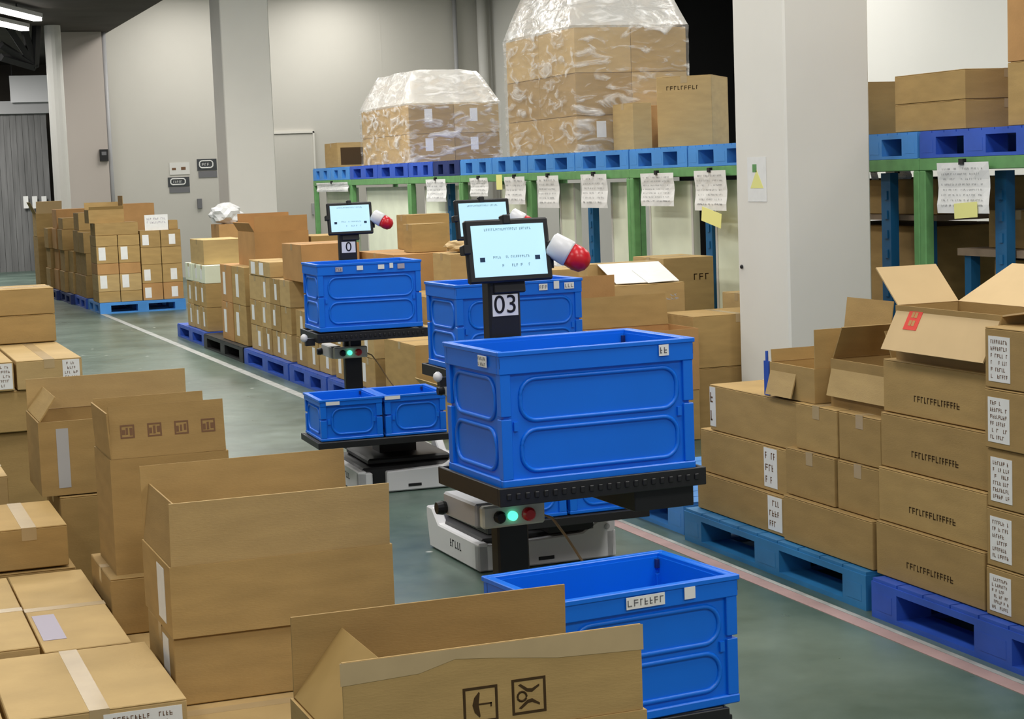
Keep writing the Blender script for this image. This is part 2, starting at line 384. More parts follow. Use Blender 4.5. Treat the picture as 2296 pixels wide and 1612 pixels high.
# panelled door in the back wall
dr = thing('door_2', 'beige flush door in the back wall', 'door', (7.45, YB - .02, 0)); dr['kind'] = 'structure'
obj('door_leaf', B(.03, .80, -.01, .02, 0, 2.44), 'wall', dr)
bm = bmesh.new(); abox(bm, 0, .03, -.03, .02, 0, 2.48); abox(bm, .80, .83, -.03, .02, 0, 2.48); abox(bm, 0, .83, -.03, .02, 2.45, 2.49); obj('door_frame', bm, 'column', dr)
obj('door_handle', B(.72, .76, -.05, -.01, 1.0, 1.2), 'steel', dr)
bm = bmesh.new(); abox(bm, 5.01, 5.55, 9.0, 9.6, 0, CEIL); struct('column_front', bm, 'column', bevel=.012)
bm = bmesh.new(); abox(bm, CX0, CX1, 25.6, 26.3, 0, CEIL); struct('column_rear', bm, 'column', bevel=.012)
bm = bmesh.new(); tube(bm, [(3.66, 30.6, 0), (3.66, 30.6, 4.25)], .13, 14); struct('column_pipe', bm, 'wall_white')
bm = bmesh.new(); tube(bm, [(4.66, YB - .1, 0), (4.66, YB - .1, 4.25)], .04, 8); tag(obj('drain_pipe', bm, 'grey_shell', smooth=True), 'thin grey drain pipe on the back wall beside the pinkish pier', 'pipe')
bm = bmesh.new(); tube(bm, [(11.48, YB - .2, 0), (11.48, YB - .2, CEIL)], .09, 10); tag(obj('drain_pipe', bm, 'wall_white', smooth=True), 'thick white pipe in the far corner behind the wrapped loads', 'pipe')
bm = bmesh.new(); tube(bm, [(11.0, YB - .08, 0), (11.0, YB - .08, CEIL)], .04, 8); tag(obj('drain_pipe', bm, 'grey_shell', smooth=True), 'thin grey pipe just left of the thick white corner pipe', 'pipe')
# floor marking tape beside the pallets
bm = bmesh.new(); abox(bm, 3.24, 3.30, 1, 10.5, 0, .002); struct('trim_1', bm, 'pink_tape')
bm = bmesh.new(); abox(bm, 3.22, 3.29, 10.5, 24, 0, .002); abox(bm, 3.302, 3.325, 1, 10.5, 0, .002); struct('trim_2', bm, 'tape_white')
# ceiling lights
for (x, y, pw, nm) in LAMPS:
    zc = CEIL if not (x < 4.75 and y > 25) else 4.25
    t_ = thing('ceiling_light', 'long white ceiling light ' + nm, 'light', (x, y, zc), 0, 'ceiling lights')
    bm = bmesh.new(); abox(bm, -.18, .18, -.75, .75, -.07, 0); obj('housing', bm, 'white_shell', t_)
    bm = bmesh.new(); abox(bm, -.15, .15, -.72, .72, -.085, -.07); obj('diffuser', bm, 'lamp', t_)
    L = bpy.data.lights.new('lamp_light', 'AREA'); L.shape = 'RECTANGLE'; L.size = .9; L.size_y = 2.2; L.energy = pw; L.color = (1, .97, .92)
    lo = bpy.data.objects.new('lamp_light', L); C.objects.link(lo); lo.parent = t_; lo.location = (0, 0, -.12)
for k, (u, v) in enumerate(((38, 28), (12, 52))):
    p = onY(u, v, 27 + 2 * k); t_ = thing('ceiling_light', ['bright tube light at the top left corner', 'second bright tube light, lower at the left edge'][k], 'light', p, R(-25), 'ceiling lights')
    bm = bmesh.new(); abox(bm, -.07, .07, -.9, .9, 0, .06); obj('housing', bm, 'white_shell', t_)
    bm = bmesh.new(); abox(bm, -.06, .06, -.88, .88, -.05, 0); obj('diffuser', bm, 'lamp', t_)
    bm = bmesh.new(); tube(bm, [(0, 0, .06), (0, 0, max(4.25 - p.z, .1))], .015, 6); obj('hanger', bm, 'black', t_)
t_ = thing('roof_brace', 'dark fan-shaped steel braces under the far left ceiling', 'brace', onY(78, 150, 31))
o0 = onY(78, 150, 31)
for (u, v) in ((20, 62), (2, 100), (48, 45), (2, 128), (82, 50)):
    bm = bmesh.new(); tube(bm, [(0, 0, 0), onY(u, v, 30.6) - o0], .07, 4); obj('strut', bm, 'black', t_)
p = onY(20, 170, 37.8); q = onY(118, 228, 37.8)
t_ = thing('banner', 'pale lilac banner above the grey strip curtain', 'banner', (p.x, 37.78, q.z)); obj('cloth', B(0, q.x - p.x, 0, .02, 0, p.z - q.z), 'white_shell', t_)
for x in (.05, q.x - p.x - .05): obj('hanging_cord', B(x - .01, x + .01, 0, .02, p.z - q.z, 4.25 - q.z), 'black', t_)
for k, u in enumerate((52, 72, 93)):
    p = onY(u, 440, 37.9); q = onY(u + 13, 467, 37.9)
    tag(obj('door_notice', B(p.x, q.x, 37.93, 37.94, q.z, p.z), 'paper'), ['leftmost', 'middle', 'rightmost'][k] + ' of three small white notices on the strip curtain', 'notice', 'notices on the strip curtain')
p = onY(235, 348, YB - .15)
t_ = thing('wall_intercom', 'small black box on the back wall beside the drain pipe', 'box', (p.x - .02, YB - .15, p.z - .1)); obj('casing', B(-.07, .07, -.06, 0, 0, .2), 'black', t_); obj('speaker_grille', B(-.04, .04, -.065, -.06, .1, .16), 'signmid', t_)
def sign(u0, v0, u1, v1, lab):
    p = onY(u0, v0, YB); q = onY(u1, v1, YB); W, Hh = q.x - p.x, p.z - q.z
    t_ = thing('wall_sign', lab, 'sign', (p.x, YB - .012, q.z), 0, 'signs on the back wall')
    obj('plate', B(0, W, 0, .01, Hh * .38, Hh), 'signgrey', t_)
    bm = bmesh.new(); tube(bm, ring_pts(W * .12, W * .8, Hh * .52, Hh * .9, Hh * .15, -.002), .012, 5, True); glyphs(bm, W * .25, W * .7, Hh * .58, Hh * .84, 1, -.002, dens=1); obj('sign_print', bm, 'paper', t_)
    obj('lower_plate', B(W * .05, W, 0, .01, 0, Hh * .34), 'signmid', t_)
sign(376, 398, 426, 431, 'dark grey wall sign, the lower of the pair left of the rear column')
sign(441, 357, 487, 397, 'dark grey wall sign, the higher of the pair touching the rear column')
p = onY(380, 378, YB)
t_ = thing('wall_notice', 'faint pinkish notice with two dark marks above the lower wall sign', 'notice', (p.x, YB - .01, p.z - .08)); obj('sheet', B(0, .35, 0, .008, -.03, .18), 'wall_white', t_)
bm = bmesh.new(); abox(bm, .04, .11, -.002, 0, .05, .09); abox(bm, .2, .28, -.002, 0, .05, .10); obj('marks', bm, 'ink_soft', t_)
p = onY(447, 452, YB); tag(obj('wall_switch', B(p.x - .04, p.x + .04, YB - .04, YB, p.z - .12, p.z + .05), 'signmid'), 'small dark switch box low on the back wall by the rear column', 'switch')
# ---------------------------------------------------------------- carts
TEXT = {}
def text_mesh(body, size, mname, parent, M):
    cu = bpy.data.curves.new('digits', 'FONT'); cu.body = body; cu.size = size; cu.extrude = .0008; cu.align_x = 'CENTER'; cu.align_y = 'CENTER'
    to = bpy.data.objects.new('digits_tmp', cu); C.objects.link(to)
    dg = bpy.context.evaluated_depsgraph_get(); me = bpy.data.meshes.new_from_object(to.evaluated_get(dg))
    bpy.data.objects.remove(to); me.materials.clear(); me.materials.append(MAT[mname])
    o = bpy.data.objects.new('digits', me); C.objects.link(o); o.parent = parent; o.matrix_local = M; return o
FX = Matrix.Rotation(R(90), 4, 'X')
def cart(loc, rz, lab, digits, low='two', tabw=.262, tabdz=0, mx=.20, bx=0, by=0, plz=1.19, ldx=0, lz=.29):
    """robot cart; local origin = floor point below the front left corner of the upper crate"""
    o = thing('robot_cart', lab, 'robot cart', loc, rz, 'robot carts in the aisle')
    # base
    T0 = Matrix.Translation((bx, by, -.025)); bm = bmesh.new(); abox(bm, -.10, .44, -.47, .16, .035, .155, T0); abox(bm, -.05, .39, -.40, .10, .155, .19, T0); obj('base_core', bm, 'black', o, bevel=.01)
    def shell(pts, y0, y1, axis): 
        bm = bmesh.new(); prism(bm, pts, axis, y0, y1); bmesh.ops.transform(bm, matrix=T0, verts=bm.verts); obj('base_shell', bm, 'white_shell', o, bevel=.006)
    prof = [(.02, .03), (.50 - .03, .03), (.50 - .02, .20), (.43, .205), (.33, .145), (.02, .135)]
    shell([(x - .0, z) for x, z in prof], -.51, -.465, 'y')
    shell([(-x - .045 + .0, z) if False else (x, z) for x, z in [(-.13, .03), (-.055, .03), (-.055, .135), (-.13, .14)]], -.51, -.465, 'y')
    shell([(-.51, .03), (.10, .03), (.13, .16), (.13, .205), (.06, .205), (-.02, .145), (-.51, .145)], -.13, -.085, 'x')
    shell([(-.51, .03), (.10, .03), (.13, .16), (.13, .205), (.06, .205), (-.02, .145), (-.51, .145)], .435, .48, 'x')
    bm = bmesh.new(); abox(bm, -.132, -.1302, -.36, -.18, .08, .105); bm.clear(); glyphs(bm, .17, .33, .075, .115, 1, -.1302, 'x', 1, random.Random(3), .8); bmesh.ops.transform(bm, matrix=T0, verts=bm.verts); obj('shell_print', bm, 'ink_black', o)
    bm = bmesh.new(); abox(bm, .13, .20, -.5125, -.51, .05, .065, T0); obj('sensor_slot', bm, 'black', o, bevel=.001)
    bm = bmesh.new(); lathe(bm, [(.012, 0), (.012, .002)], 12, T0 @ Matrix.Translation((.44, -.512, .16)) @ Matrix.Rotation(R(90), 4, 'X')); obj('shell_badge', bm, 'grey_shell', o)
    for x in (-.03, .37):
        for y in (-.38, .06):
            bm = bmesh.new(); lathe(bm, [(.03, -.012), (.034, 0), (.03, .012)], 16, Matrix.Translation((x, y, .034)) @ Matrix.Rotation(R(90), 4, 'Y')); bmesh.ops.transform(bm, matrix=T0 @ Matrix.Translation((0, 0, .025)), verts=bm.verts); obj('wheel', bm, 'black_matte', o)
    # mast
    bm = bmesh.new(); abox(bm, mx - .05, mx + .05, .43, .485, .05, 1.30 + tabdz); abox(bm, mx - .08, mx + .08, .16 + by, .50, .06, .16); obj('mast', bm, 'black', o, bevel=.006)
    # upper tray with lip
    bm = bmesh.new(); abox(bm, -.015, .60, -.015, .43, .722, .758)
    for q in ((-.02, .605, -.02, -.006), (-.02, .605, .43, .44), (-.02, -.008, -.006, .43), (.593, .605, -.006, .43)): abox(bm, *q, .718, .768)
    for k in range(22): abox(bm, .0 + k * .027, .013 + k * .027, -.025, -.02, .735, .752)
    if low == 'one': abox(bm, .40, .585, .02, .40, .655, .722)
    obj('upper_tray', bm, 'black', o, bevel=.002)
    # lower tray
    bm = bmesh.new(); lx, lw = (-.13 + ldx, .665) if low == 'two' else (-.08, .35)
    ya, yb = (-.86, -.45) if low == 'two' else (-.68, -.36)
    abox(bm, lx, lx + lw, ya, yb, lz - .03, lz)
    for q in ((lx - .01, lx + lw + .01, ya - .012, ya), (lx - .01, lx + lw + .01, yb, yb + .012), (lx - .01, lx, ya, yb), (lx + lw, lx + lw + .01, ya, yb)): abox(bm, *q, lz - .034, lz - .001)
    abox(bm, mx - .1, mx + .1, yb - .06 if low == 'two' else yb - .3, yb + .25 + by * .5, .13, lz - .03) if low == 'two' else abox(bm, mx - .1, mx + .1, yb - .3, yb - .05, .13, lz - .03); abox(bm, mx - .03, mx + .03, yb, .43, lz - .03, lz - .005)
    obj('lower_tray', bm, 'black', o, bevel=.002)
    # control box with buttons under the tray
    c0 = mx - .135; cb = obj('control_box', B(c0, c0 + .195, .33, .36, .590, .655), 'beige', o, bevel=.006)
    for x, mm_, rr2 in ((.05, 'black', .018), (.09, 'green_led', .014), (.14, 'red', .020)):
        bm = bmesh.new(); lathe(bm, [(rr2, 0), (rr2, .012), (rr2 * .7, .02)], 16, Matrix.Translation((c0 + x, .33, .622)) @ Matrix.Rotation(R(90), 4, 'X')); obj('button', bm, mm_, cb)
    bm = bmesh.new(); abox(bm, c0 - .01, c0 + .05, .362, .62, .590, .660); obj('battery_box', bm, 'grey_shell', o, bevel=.006)
    bm = bmesh.new(); abox(bm, mx - .03, mx + .03, .36, .43, .59, .73); obj('box_bracket', bm, 'black', o)
    bm = bmesh.new(); lathe(bm, [(.018, 0), (.022, .012), (.018, .03)], 14, Matrix.Translation((c0 - .01, .60, .615)) @ Matrix.Rotation(R(-90), 4, 'Y')); obj('side_knob', bm, 'black', o)
    bm = bmesh.new(); tube(bm, [(c0 + .17, .35, .62), (c0 + .22, .34, .60), (c0 + .26, .33, .54), (c0 + .30, .30, .46), (c0 + .35, .25, .38), (c0 + .37, .12 + by, .17)], .004, 6); obj('cable', bm, 'cable', o, smooth=True)
    if low == 'two':
        bm = bmesh.new(); abox(bm, -.07, -.02, .05, .09, .70, .74); obj('side_bracket', bm, 'black', o)
        bm = bmesh.new(); lathe(bm, [(.006, -.022), (.018, -.012), (.021, 0), (.018, .012), (.006, .022)], 14, Matrix.Translation((-.08, .05, .745))); obj('side_knob', bm, 'white_shell', o, smooth=True)
    # tag plate
    pl = obj('number_plate', B(mx - .04, mx + .04, .4275, .43, plz, plz + .062), 'paper', o)
    text_mesh(digits, .075, 'ink_black', pl, Matrix.Translation((mx, .427, plz + .031)) @ FX)
    # tablet
    tb = bpy.data.objects.new('tablet', None)
    bm = bmesh.new(); th_ = tabw * .70
    abox(bm, -tabw / 2, tabw / 2, -.01, .012, 0, th_)
    tb = obj('tablet', bm, 'black', o, bevel=.005)
    tb.matrix_local = Matrix.Translation((mx + .015, .415, 1.288 + tabdz)) @ Matrix.Rotation(R(-9), 4, 'X')
    e = tabw * .065
    obj('screen', B(-tabw / 2 + e, tabw / 2 - e, -.0115, -.010, e, th_ - e), 'screen', tb)
    bm = bmesh.new(); rd = random.Random(11)
    glyphs(bm, -tabw * .28, tabw * .30, th_ * .80, th_ * .87, 1, -.0116, dens=.9, rnd=rd)
    glyphs(bm, -tabw * .2, tabw * .28, th_ * .36, th_ * .43, 1, -.0116, dens=.6, rnd=rd)
    glyphs(bm, -tabw * .1, tabw * .25, th_ * .22, th_ * .30, 1, -.0116, dens=.4, rnd=rd)
    obj('screen_text', bm, 'screen_ink', tb)
    for q in (-.36, .30): obj('screen_button', B(tabw * q, tabw * (q + .06), -.0122, -.0116, th_ * .33, th_ * .40), 'screen_dark', tb)
    for x, z in ((-tabw / 2, .55 * th_), (tabw / 2, .55 * th_), (0, th_)):
        obj('tablet_clamp', B(x - .012, x + .012, -.014, .02, z - .016, z + .012), 'black', tb, bevel=.003)
    obj('tablet_mount', B(-.05, .05, .012, .03, -.03, .06), 'black', tb, bevel=.003)
    # lamp
    lp = obj('lamp_bracket', B(mx + .135, mx + .16, .43, .45, 1.32 + tabdz, 1.40 + tabdz), 'black', o)
    bm = bmesh.new(); tube(bm, [(mx + .04, .46, 1.28 + tabdz), (mx + .145, .44, 1.34 + tabdz)], .008, 6); obj('lamp_arm', bm, 'black', lp)
    M = Matrix.Translation((mx + .155, .43, 1.39 + tabdz)) @ Vector((.72, -.42, -.50)).to_track_quat('Z', 'Y').to_matrix().to_4x4() @ Matrix.Scale(1.1, 4)
    bm = bmesh.new(); lathe(bm, [(.026, -.005), (.034, 0), (.036, .05), (.034, .055)], 20, M); obj('lamp_housing', bm, 'white_shell', lp, smooth=True)
    bm = bmesh.new(); lathe(bm, [(.033, .055), (.034, .08), (.030, .098), (.018, .110), (.004, .114)], 20, M); obj('lamp_dome', bm, 'red', lp, smooth=True)
    return o
UP = (.585, .404, .37); LOW1 = (.51, .352, .315); LOW2 = (.322, .39, .21)
def at(root, x, y, z):
    c, s = math.cos(root[1]), math.sin(root[1]); return (root[0][0] + c * x - s * y, root[0][1] + s * x + c * y, z)
r1 = ((1.645, 4.524, 0), R(2.6)); r2 = ((2.488, 9.68, 0), R(-2.4)); r3 = ((2.492, 7.356, 0), R(.9))
cart(*r1, 'nearest robot cart, number 03, large tablet above a blue crate', '03', 'one', mx=.205, lz=.304)
cart(*r2, 'rearmost robot cart at left, tablet clear of the others', '0', mx=.28, bx=.12, by=-.30, plz=1.185, ldx=-.08, lz=.294)
cart(*r3, 'middle robot cart, its tablet half hidden behind the nearest one', '0', tabdz=.02, mx=.28, ldx=-.08, lz=.266)
crate(at(r1, 0, 0, .759), r1[1], UP, 'large blue crate in front centre, on the upper tray of the nearest cart', [('F', .475, .505, .3, .8, 'paper', 1), ('L', .27, .33, .25, .75, 'paper', 2)])
crate(at(r2, 0, 0, .774), r2[1], UP, 'blue crate with five pale stickers on the upper tray of the rearmost cart', [('F', .10, .14, .3, .7, 'lilac', 1), ('F', .22, .255, .35, .75, 'paper', 0), ('F', .34, .375, .35, .75, 'paper', 0), ('F', .405, .425, .4, .85, 'paper', 0), ('F', .45, .49, .3, .75, 'lilac', 0)])
crate(at(r3, 0, 0, .765), r3[1], UP, 'blue crate half hidden behind the number 03 mast, upper tray of the middle cart', [('F', .38, .42, .3, .75, 'paper', 1), ('F', .45, .475, .35, .9, 'paper', 1), ('F', .50, .545, .3, .75, 'paper', 1)])
crate((1.49, 3.81, .305), R(6.5), LOW1, 'blue crate with long white barcode, at bottom centre on the lower tray', [('F', .195, .30, .2, .75, 'paper', 1), ('F', .355, .385, .25, .8, 'paper', 0)])
crate(at(r2, -.20, -.85, .296), r2[1], LOW2, 'low blue crate with white sticker, left of the pair on the rearmost cart', [('F', .03, .10, .2, .7, 'paper', 0)], full=False)
crate(at(r2, .134, -.85, .296), r2[1], LOW2, 'low blue crate, right of the pair on the rearmost cart', [('F', .0, .08, .4, .9, 'paper', 0)], full=False)
crate(at(r3, -.20, -.85, .268), r3[1], LOW2, 'low blue crate, left of the pair on the middle cart, under the big crate', full=False)
crate(at(r3, .134, -.85, .268), r3[1], LOW2, 'low blue crate, right of the pair on the middle cart, its bottom edge showing', full=False)
# ---------------------------------------------------------------- right stacks on the near pallets
pallet(3.36, 4.46, 4.06, 5.49, 0, 'royal blue plastic pallet at the lower right under the printed cartons', 'blue_pallet')
pallet(3.38, 4.48, 5.56, 7.03, 0, 'teal plastic pallet under the low stack right of the front cart', 'teal_pallet')
pallet(3.42, 4.52, 7.12, 8.25, 0, 'blue plastic pallet hidden mostly behind the front crate at right', 'sky_pallet')
lay = ['bottom', 'second', 'third', 'fourth', 'fifth', 'top']
zA = [.14, .333, .525, .718, .905]
for k in range(4):
    carton(3.405 + .013 * k, 3.85 + .01 * k, 4.88, 5.53, zA[k], zA[k + 1], f'wide carton with printed word on its side, {["bottom","second","third","top"][k]} of the four at right', m=['card2', 'card', 'card2', 'card'][k], seam='y', group='wide printed cartons', prt=('L', .30, .72, .28, .42, 1))
zB = [.14, .30, .49, .68, .872, 1.065]
for k in range(5):
    carton(3.395 + .004 * (k % 3), 3.84, 4.2, 4.86, zB[k], zB[k + 1], f'carton with tall white label, {["bottom","second","middle","fourth","top"][k]} of five at the right edge', m='card2', seam='y', group='labelled cartons at the right edge', tag_on=[('L', .03, .20, .12, .86, 'paper', 6)])
    if k < 5: carton(3.85, 4.4, 4.2, 4.86, zB[k], zB[k + 1], f'plain carton behind the {["bottom","second","middle","fourth","top"][k]} labelled one at the right edge', m='card', group='cartons behind the labelled ones')
zC = [.14, .32, .505, .685]
# columns C, D, and the long left ones
carton(3.41, 3.85, 5.56, 6.21, zC[0], zC[1], 'long carton on the teal pallet, bottom layer beside the printed stack', m='card2', seam='y')
carton(3.43, 3.85, 6.23, 7.00, zC[0] , zC[1] - .02, 'end carton with white label, bottom layer of the teal pallet load', m='card2', seam='y', tag_on=[('L', .82, .97, .1, .95, 'paper', 3)])
carton(3.435, 3.85, 5.55, 5.84, zC[1], zC[2], 'small carton, second layer, next to the printed stack', m='card2')
carton(3.43, 3.85, 5.85, 6.22, zC[1], zC[2], 'small carton, second layer, second from the printed stack', m='card2')
carton(3.45, 3.85, 6.23, 7.00, zC[1] - .02, zC[2] - .02, 'end carton with white label, second layer of the teal pallet load', m='card', seam='y', tag_on=[('L', .74, .88, .1, .95, 'paper', 3)])
carton(3.445, 3.85, 5.55, 5.84, zC[2], zC[3], 'small carton, third layer, next to the printed stack, under an open box', m='card2')
carton(3.445, 3.85, 5.85, 6.16, zC[2], zC[3], 'small carton, third layer, second from the printed stack', m='card')
carton(3.46, 4.0, 6.17, 6.92, zC[2] - .02, zC[3] - .004, 'wide carton with bare light top, third layer at the far end of the teal pallet', m='card', seam='y', tag_on=[('L', 0.0, .07, .1, .95, 'paper', 2)])
for k, (y0, y1) in enumerate(((5.55, 6.2), (6.25, 6.9))):
    carton(4.02, 4.46, y0, y1, .14, .62, ['large plain carton at the back of the teal pallet, near end', 'large plain carton at the back of the teal pallet, far end'][k], m='card2', seam='y')
# open boxes on top
o, f = open_box(3.50, 3.86, 5.545, 5.98, .685, .865, 'brown open box with its flap hanging down, beside the printed stack', {'L': (.14, 166, 'card3'), 'R': (.17, 5), 'F': (.14, -25), 'B': (.14, -30)}, 'card2')
o, f = open_box(3.47, 3.80, 6.05, 6.40, .687, .82, 'brown open box with small hanging flap, in front of the big column', {'L': (.13, 164, 'card3', 0, .6), 'R': (.24, 8), 'F': (.15, 0), 'B': (.05, 5)}, 'card')
bm = bmesh.new(); abox(bm, 3.47, 3.478, 6.41, 6.45, .683, .82); tube(bm, [(3.474, 6.43, .82), (3.474, 6.43, .86)], .006, 6); tag(obj('tape_cutter', bm, 'blue_pallet'), 'small blue tape cutter standing beside the open box by the column', 'tool')
o, f = open_box(3.47, 3.73, 4.87, 5.48, .905, 1.095, 'open box with light-catching flaps and red sticker on top of the printed cartons', {'L': (.165, 153, 'card_light'), 'B': (.19, 48, 'card_light'), 'R': (.26, 62, 'card_light'), 'F': (.12, 82, 'card_light')}, 'card2')  # flaps in lighter card: light on their upward tilt put into the colour
bm = bmesh.new(); abox(bm, -.215, -.135, .0002, .0014, .012, .085); st = obj('red_sticker', bm, 'red_label', f['L']); tag(st, 'red sticker')
bm = bmesh.new()
for a in (-.175, -.155): 
    for c in (.02, .05): abox(bm, a - .018, a - .002, .0015, .002, c, c + .02)
obj('sticker_print', bm, 'card_orange', st)
# ---------------------------------------------------------------- left foreground stack
XL, XR1 = .79, 1.415
o, f = open_box(.805, 1.405, 3.11, 3.51, .385, .572, 'nearest open box with two printed care symbols at the bottom of the picture', {'F': (.168, 0), 'B': (.168, -2, 'card2'), 'L': (.168, -38, 'card_in')}, 'card')
F = f['F']
bm = bmesh.new(); prism(bm, [(-.298, .125), (-.298, .167), (.298, .167), (.298, .118), (.12, .125), (.0, .140), (-.08, .148), (-.15, .130)], 'y', -.0062, -.0051); tag(obj('packing_tape', bm, 'tape', F), 'strip of clear brown tape along the flap edge')
def frame(bm, x0, x1, z0, z1, t2, y0=-.0058, y1=-.0051):
    abox(bm, x0, x1, y0, y1, z0, z0 + t2); abox(bm, x0, x1, y0, y1, z1 - t2, z1); abox(bm, x0, x0 + t2, y0, y1, z0 + t2, z1 - t2); abox(bm, x1 - t2, x1, y0, y1, z0 + t2, z1 - t2)
bm = bmesh.new(); x0, z0 = -.068, .022; frame(bm, x0, x0 + .068, z0, z0 + .068, .005)
prism(bm, [(x0 + .018, z0 + .034), (x0 + .022, z0 + .020), (x0 + .031, z0 + .010), (x0 + .033, z0 + .012), (x0 + .030, z0 + .034), (x0 + .033, z0 + .056), (x0 + .031, z0 + .058), (x0 + .022, z0 + .048)], 'y', -.0058, -.0051)
abox(bm, x0 + .030, x0 + .056, -.0058, -.0051, z0 + .033, z0 + .036); abox(bm, x0 + .053, x0 + .056, -.0058, -.0051, z0 + .028, z0 + .036)
obj('printed_symbol', bm, 'ink', F)
bm = bmesh.new(); x0, z0 = .028, .026; frame(bm, x0, x0 + .068, z0, z0 + .068, .005)
tube(bm, [(x0 + .02 + .009 * math.cos(a * .524), -.0053, z0 + .034 + .009 * math.sin(a * .524)) for a in range(12)], .0022, 4, True)
prism(bm, [(x0 + .013, z0 + .056), (x0 + .030, z0 + .042), (x0 + .040, z0 + .040), (x0 + .055, z0 + .050), (x0 + .055, z0 + .054), (x0 + .040, z0 + .047), (x0 + .032, z0 + .048), (x0 + .018, z0 + .058)], 'y', -.0058, -.0051)
prism(bm, [(x0 + .013, z0 + .012), (x0 + .030, z0 + .026), (x0 + .040, z0 + .028), (x0 + .055, z0 + .018), (x0 + .055, z0 + .014), (x0 + .040, z0 + .021), (x0 + .032, z0 + .020), (x0 + .018, z0 + .010)], 'y', -.0058, -.0051)
obj('printed_symbol', bm, 'ink', F)
open_box(.80, 1.425, 4.85, 5.30, .385, .58, 'large open box with upright flaps at centre left, tallest of its stack', {'F': (.178, 6, 'card3'), 'B': (.215, 4), 'L': (.165, -8, 'card2')}, 'card', tag_on=[('L', .55, .8, .12, .9)])
carton(.80, 1.42, 4.86, 5.28, .192, .385, 'carton directly below the large open box at centre left', m='card', tag_on=[('L', .60, .82, .1, .9)])
carton(.80, 1.44, 4.30, 5.28, 0, .192, 'floor level carton with light top jutting out under the centre left stack', m='card3')
carton(.80, 1.42, 3.10, 3.52, .192, .385, 'carton directly below the nearest open box', m='card')
carton(.80, 1.42, 3.10, 3.60, 0, .192, 'floor level carton below the nearest open box', m='card')
# tall box with four small symbols on its flap
o, f = open_box(.79, 1.168, 5.80, 6.16, .375, .745, 'tall open box with four small dark symbols printed on its flap', {'F': (.168, -6, 'card2'), 'B': (.16, 3, 'card'), 'L': (.15, 3)}, 'card2')
rd = random.Random(2)
for k in range(4):
    bm = bmesh.new(); x0 = -.150 + k * .086
    frame(bm, x0, x0 + .045, .065, .108, .005)
    for q in range(3): a = x0 + .006 + q * .012; abox(bm, a, a + rd.uniform(.006, .010), -.0058, -.0051, .072 + rd.uniform(0, .006), .098 + rd.uniform(-.006, .004))
    obj('printed_symbol', bm, 'ink_soft', f['F'])
carton(.76, 1.22, 5.75, 6.2, .19, .375, 'carton under the tall box with the four symbols', m='card2')
carton(.76, 1.22, 5.35, 6.2, 0, .19, 'floor level carton with light top under the tall symbol box', m='card3', seam='y')
# box behind it
open_box(.69, 1.33, 6.95, 7.38, .46, .74, 'open box with one long pale flap standing behind the tall symbol box', {'B': (.125, 0, 'card3'), 'L': (.11, -35, 'card')}, 'card2', tag_on=[('F', .10, .17, .1, .9, 'grey_shell')])
carton(.75, 1.32, 6.93, 7.4, 0, .455, 'large carton supporting the open box with the long pale flap', m='card2')
# low left boxes
carton(.335, .775, 4.53, 5.17, .02, .31, 'closed carton with shiny tape and white label at the bottom left', m='card3', seam='y', tag_on=[('F', .52, .97, .62, .95, 'paper', 4)])
carton(.335, .775, 4.53, 5.17, 0, .019, 'flat cardboard sheet under the taped carton at the bottom left', m='card2', tape=False, name='cardboard_sheet')
carton(-.15, .325, 4.1, 5.2, 0, .315, 'big closed carton in the bottom left corner', m='card3', seam='y')
carton(-.1, .485, 5.2, 6.2, 0, .325, 'closed carton at the left edge above the bottom corner one', m='card3', seam='x')
carton(.495, .745, 5.22, 6.33, 0, .30, 'closed carton with lilac label on top, left of the tall symbol box', m='card3', seam='x', tag_on=[('T', .05, .32, .12, .42, 'lilac')])
carton(.45, .71, 6.36, 6.9, .31, .455, 'low carton with dark front and light top, left of the tall symbol box', m='card', seam='y')
carton(.12, .44, 6.36, 6.9, .31, .455, 'low carton with grey label at the left edge, middle height', m='card3', seam='y', tag_on=[('F', .75, .98, .1, .9, 'paper', 5)])
carton(.1, .73, 6.35, 6.92, 0, .305, 'carton under the two low cartons at the left edge', m='card2')
carton(.1, .60, 7.3, 7.9, .3, .50, 'carton with bright top poking in at the left edge behind the low pair', m='card3')
carton(.1, .60, 7.3, 7.9, 0, .3, 'carton below the bright-topped one at the left edge', m='card2')
# left stack farther away
carton(.48, .79, 8.9, 10.3, .66, .80, 'low carton with white label at the far left edge, beside its twin', m='card3', seam='y', tag_on=[('F', .70, .98, .08, .95, 'paper', 5)])
carton(.80, 1.11, 8.9, 10.3, .66, .80, 'low carton with white label on its right end, on the far left stack', m='card3', seam='y', tag_on=[('F', .70, .96, .08, .95, 'paper', 5)])
carton(.5, 1.11, 9.9, 10.3, .803, .95, 'long brown carton, lower of the two at the top of the far left stack', m='card', seam='x')
carton(.5, 1.11, 9.9, 10.3, .95, 1.09, 'long brown carton, topmost of the far left stack', m='card', seam='x')
carton(.4, 1.13, 8.92, 10.32, .46, .657, 'wide carton below the two labelled low cartons', m='card')
carton(.4, 1.13, 8.95, 10.3, 0, .455, 'deep carton at the bottom of the far left stack', m='card2')
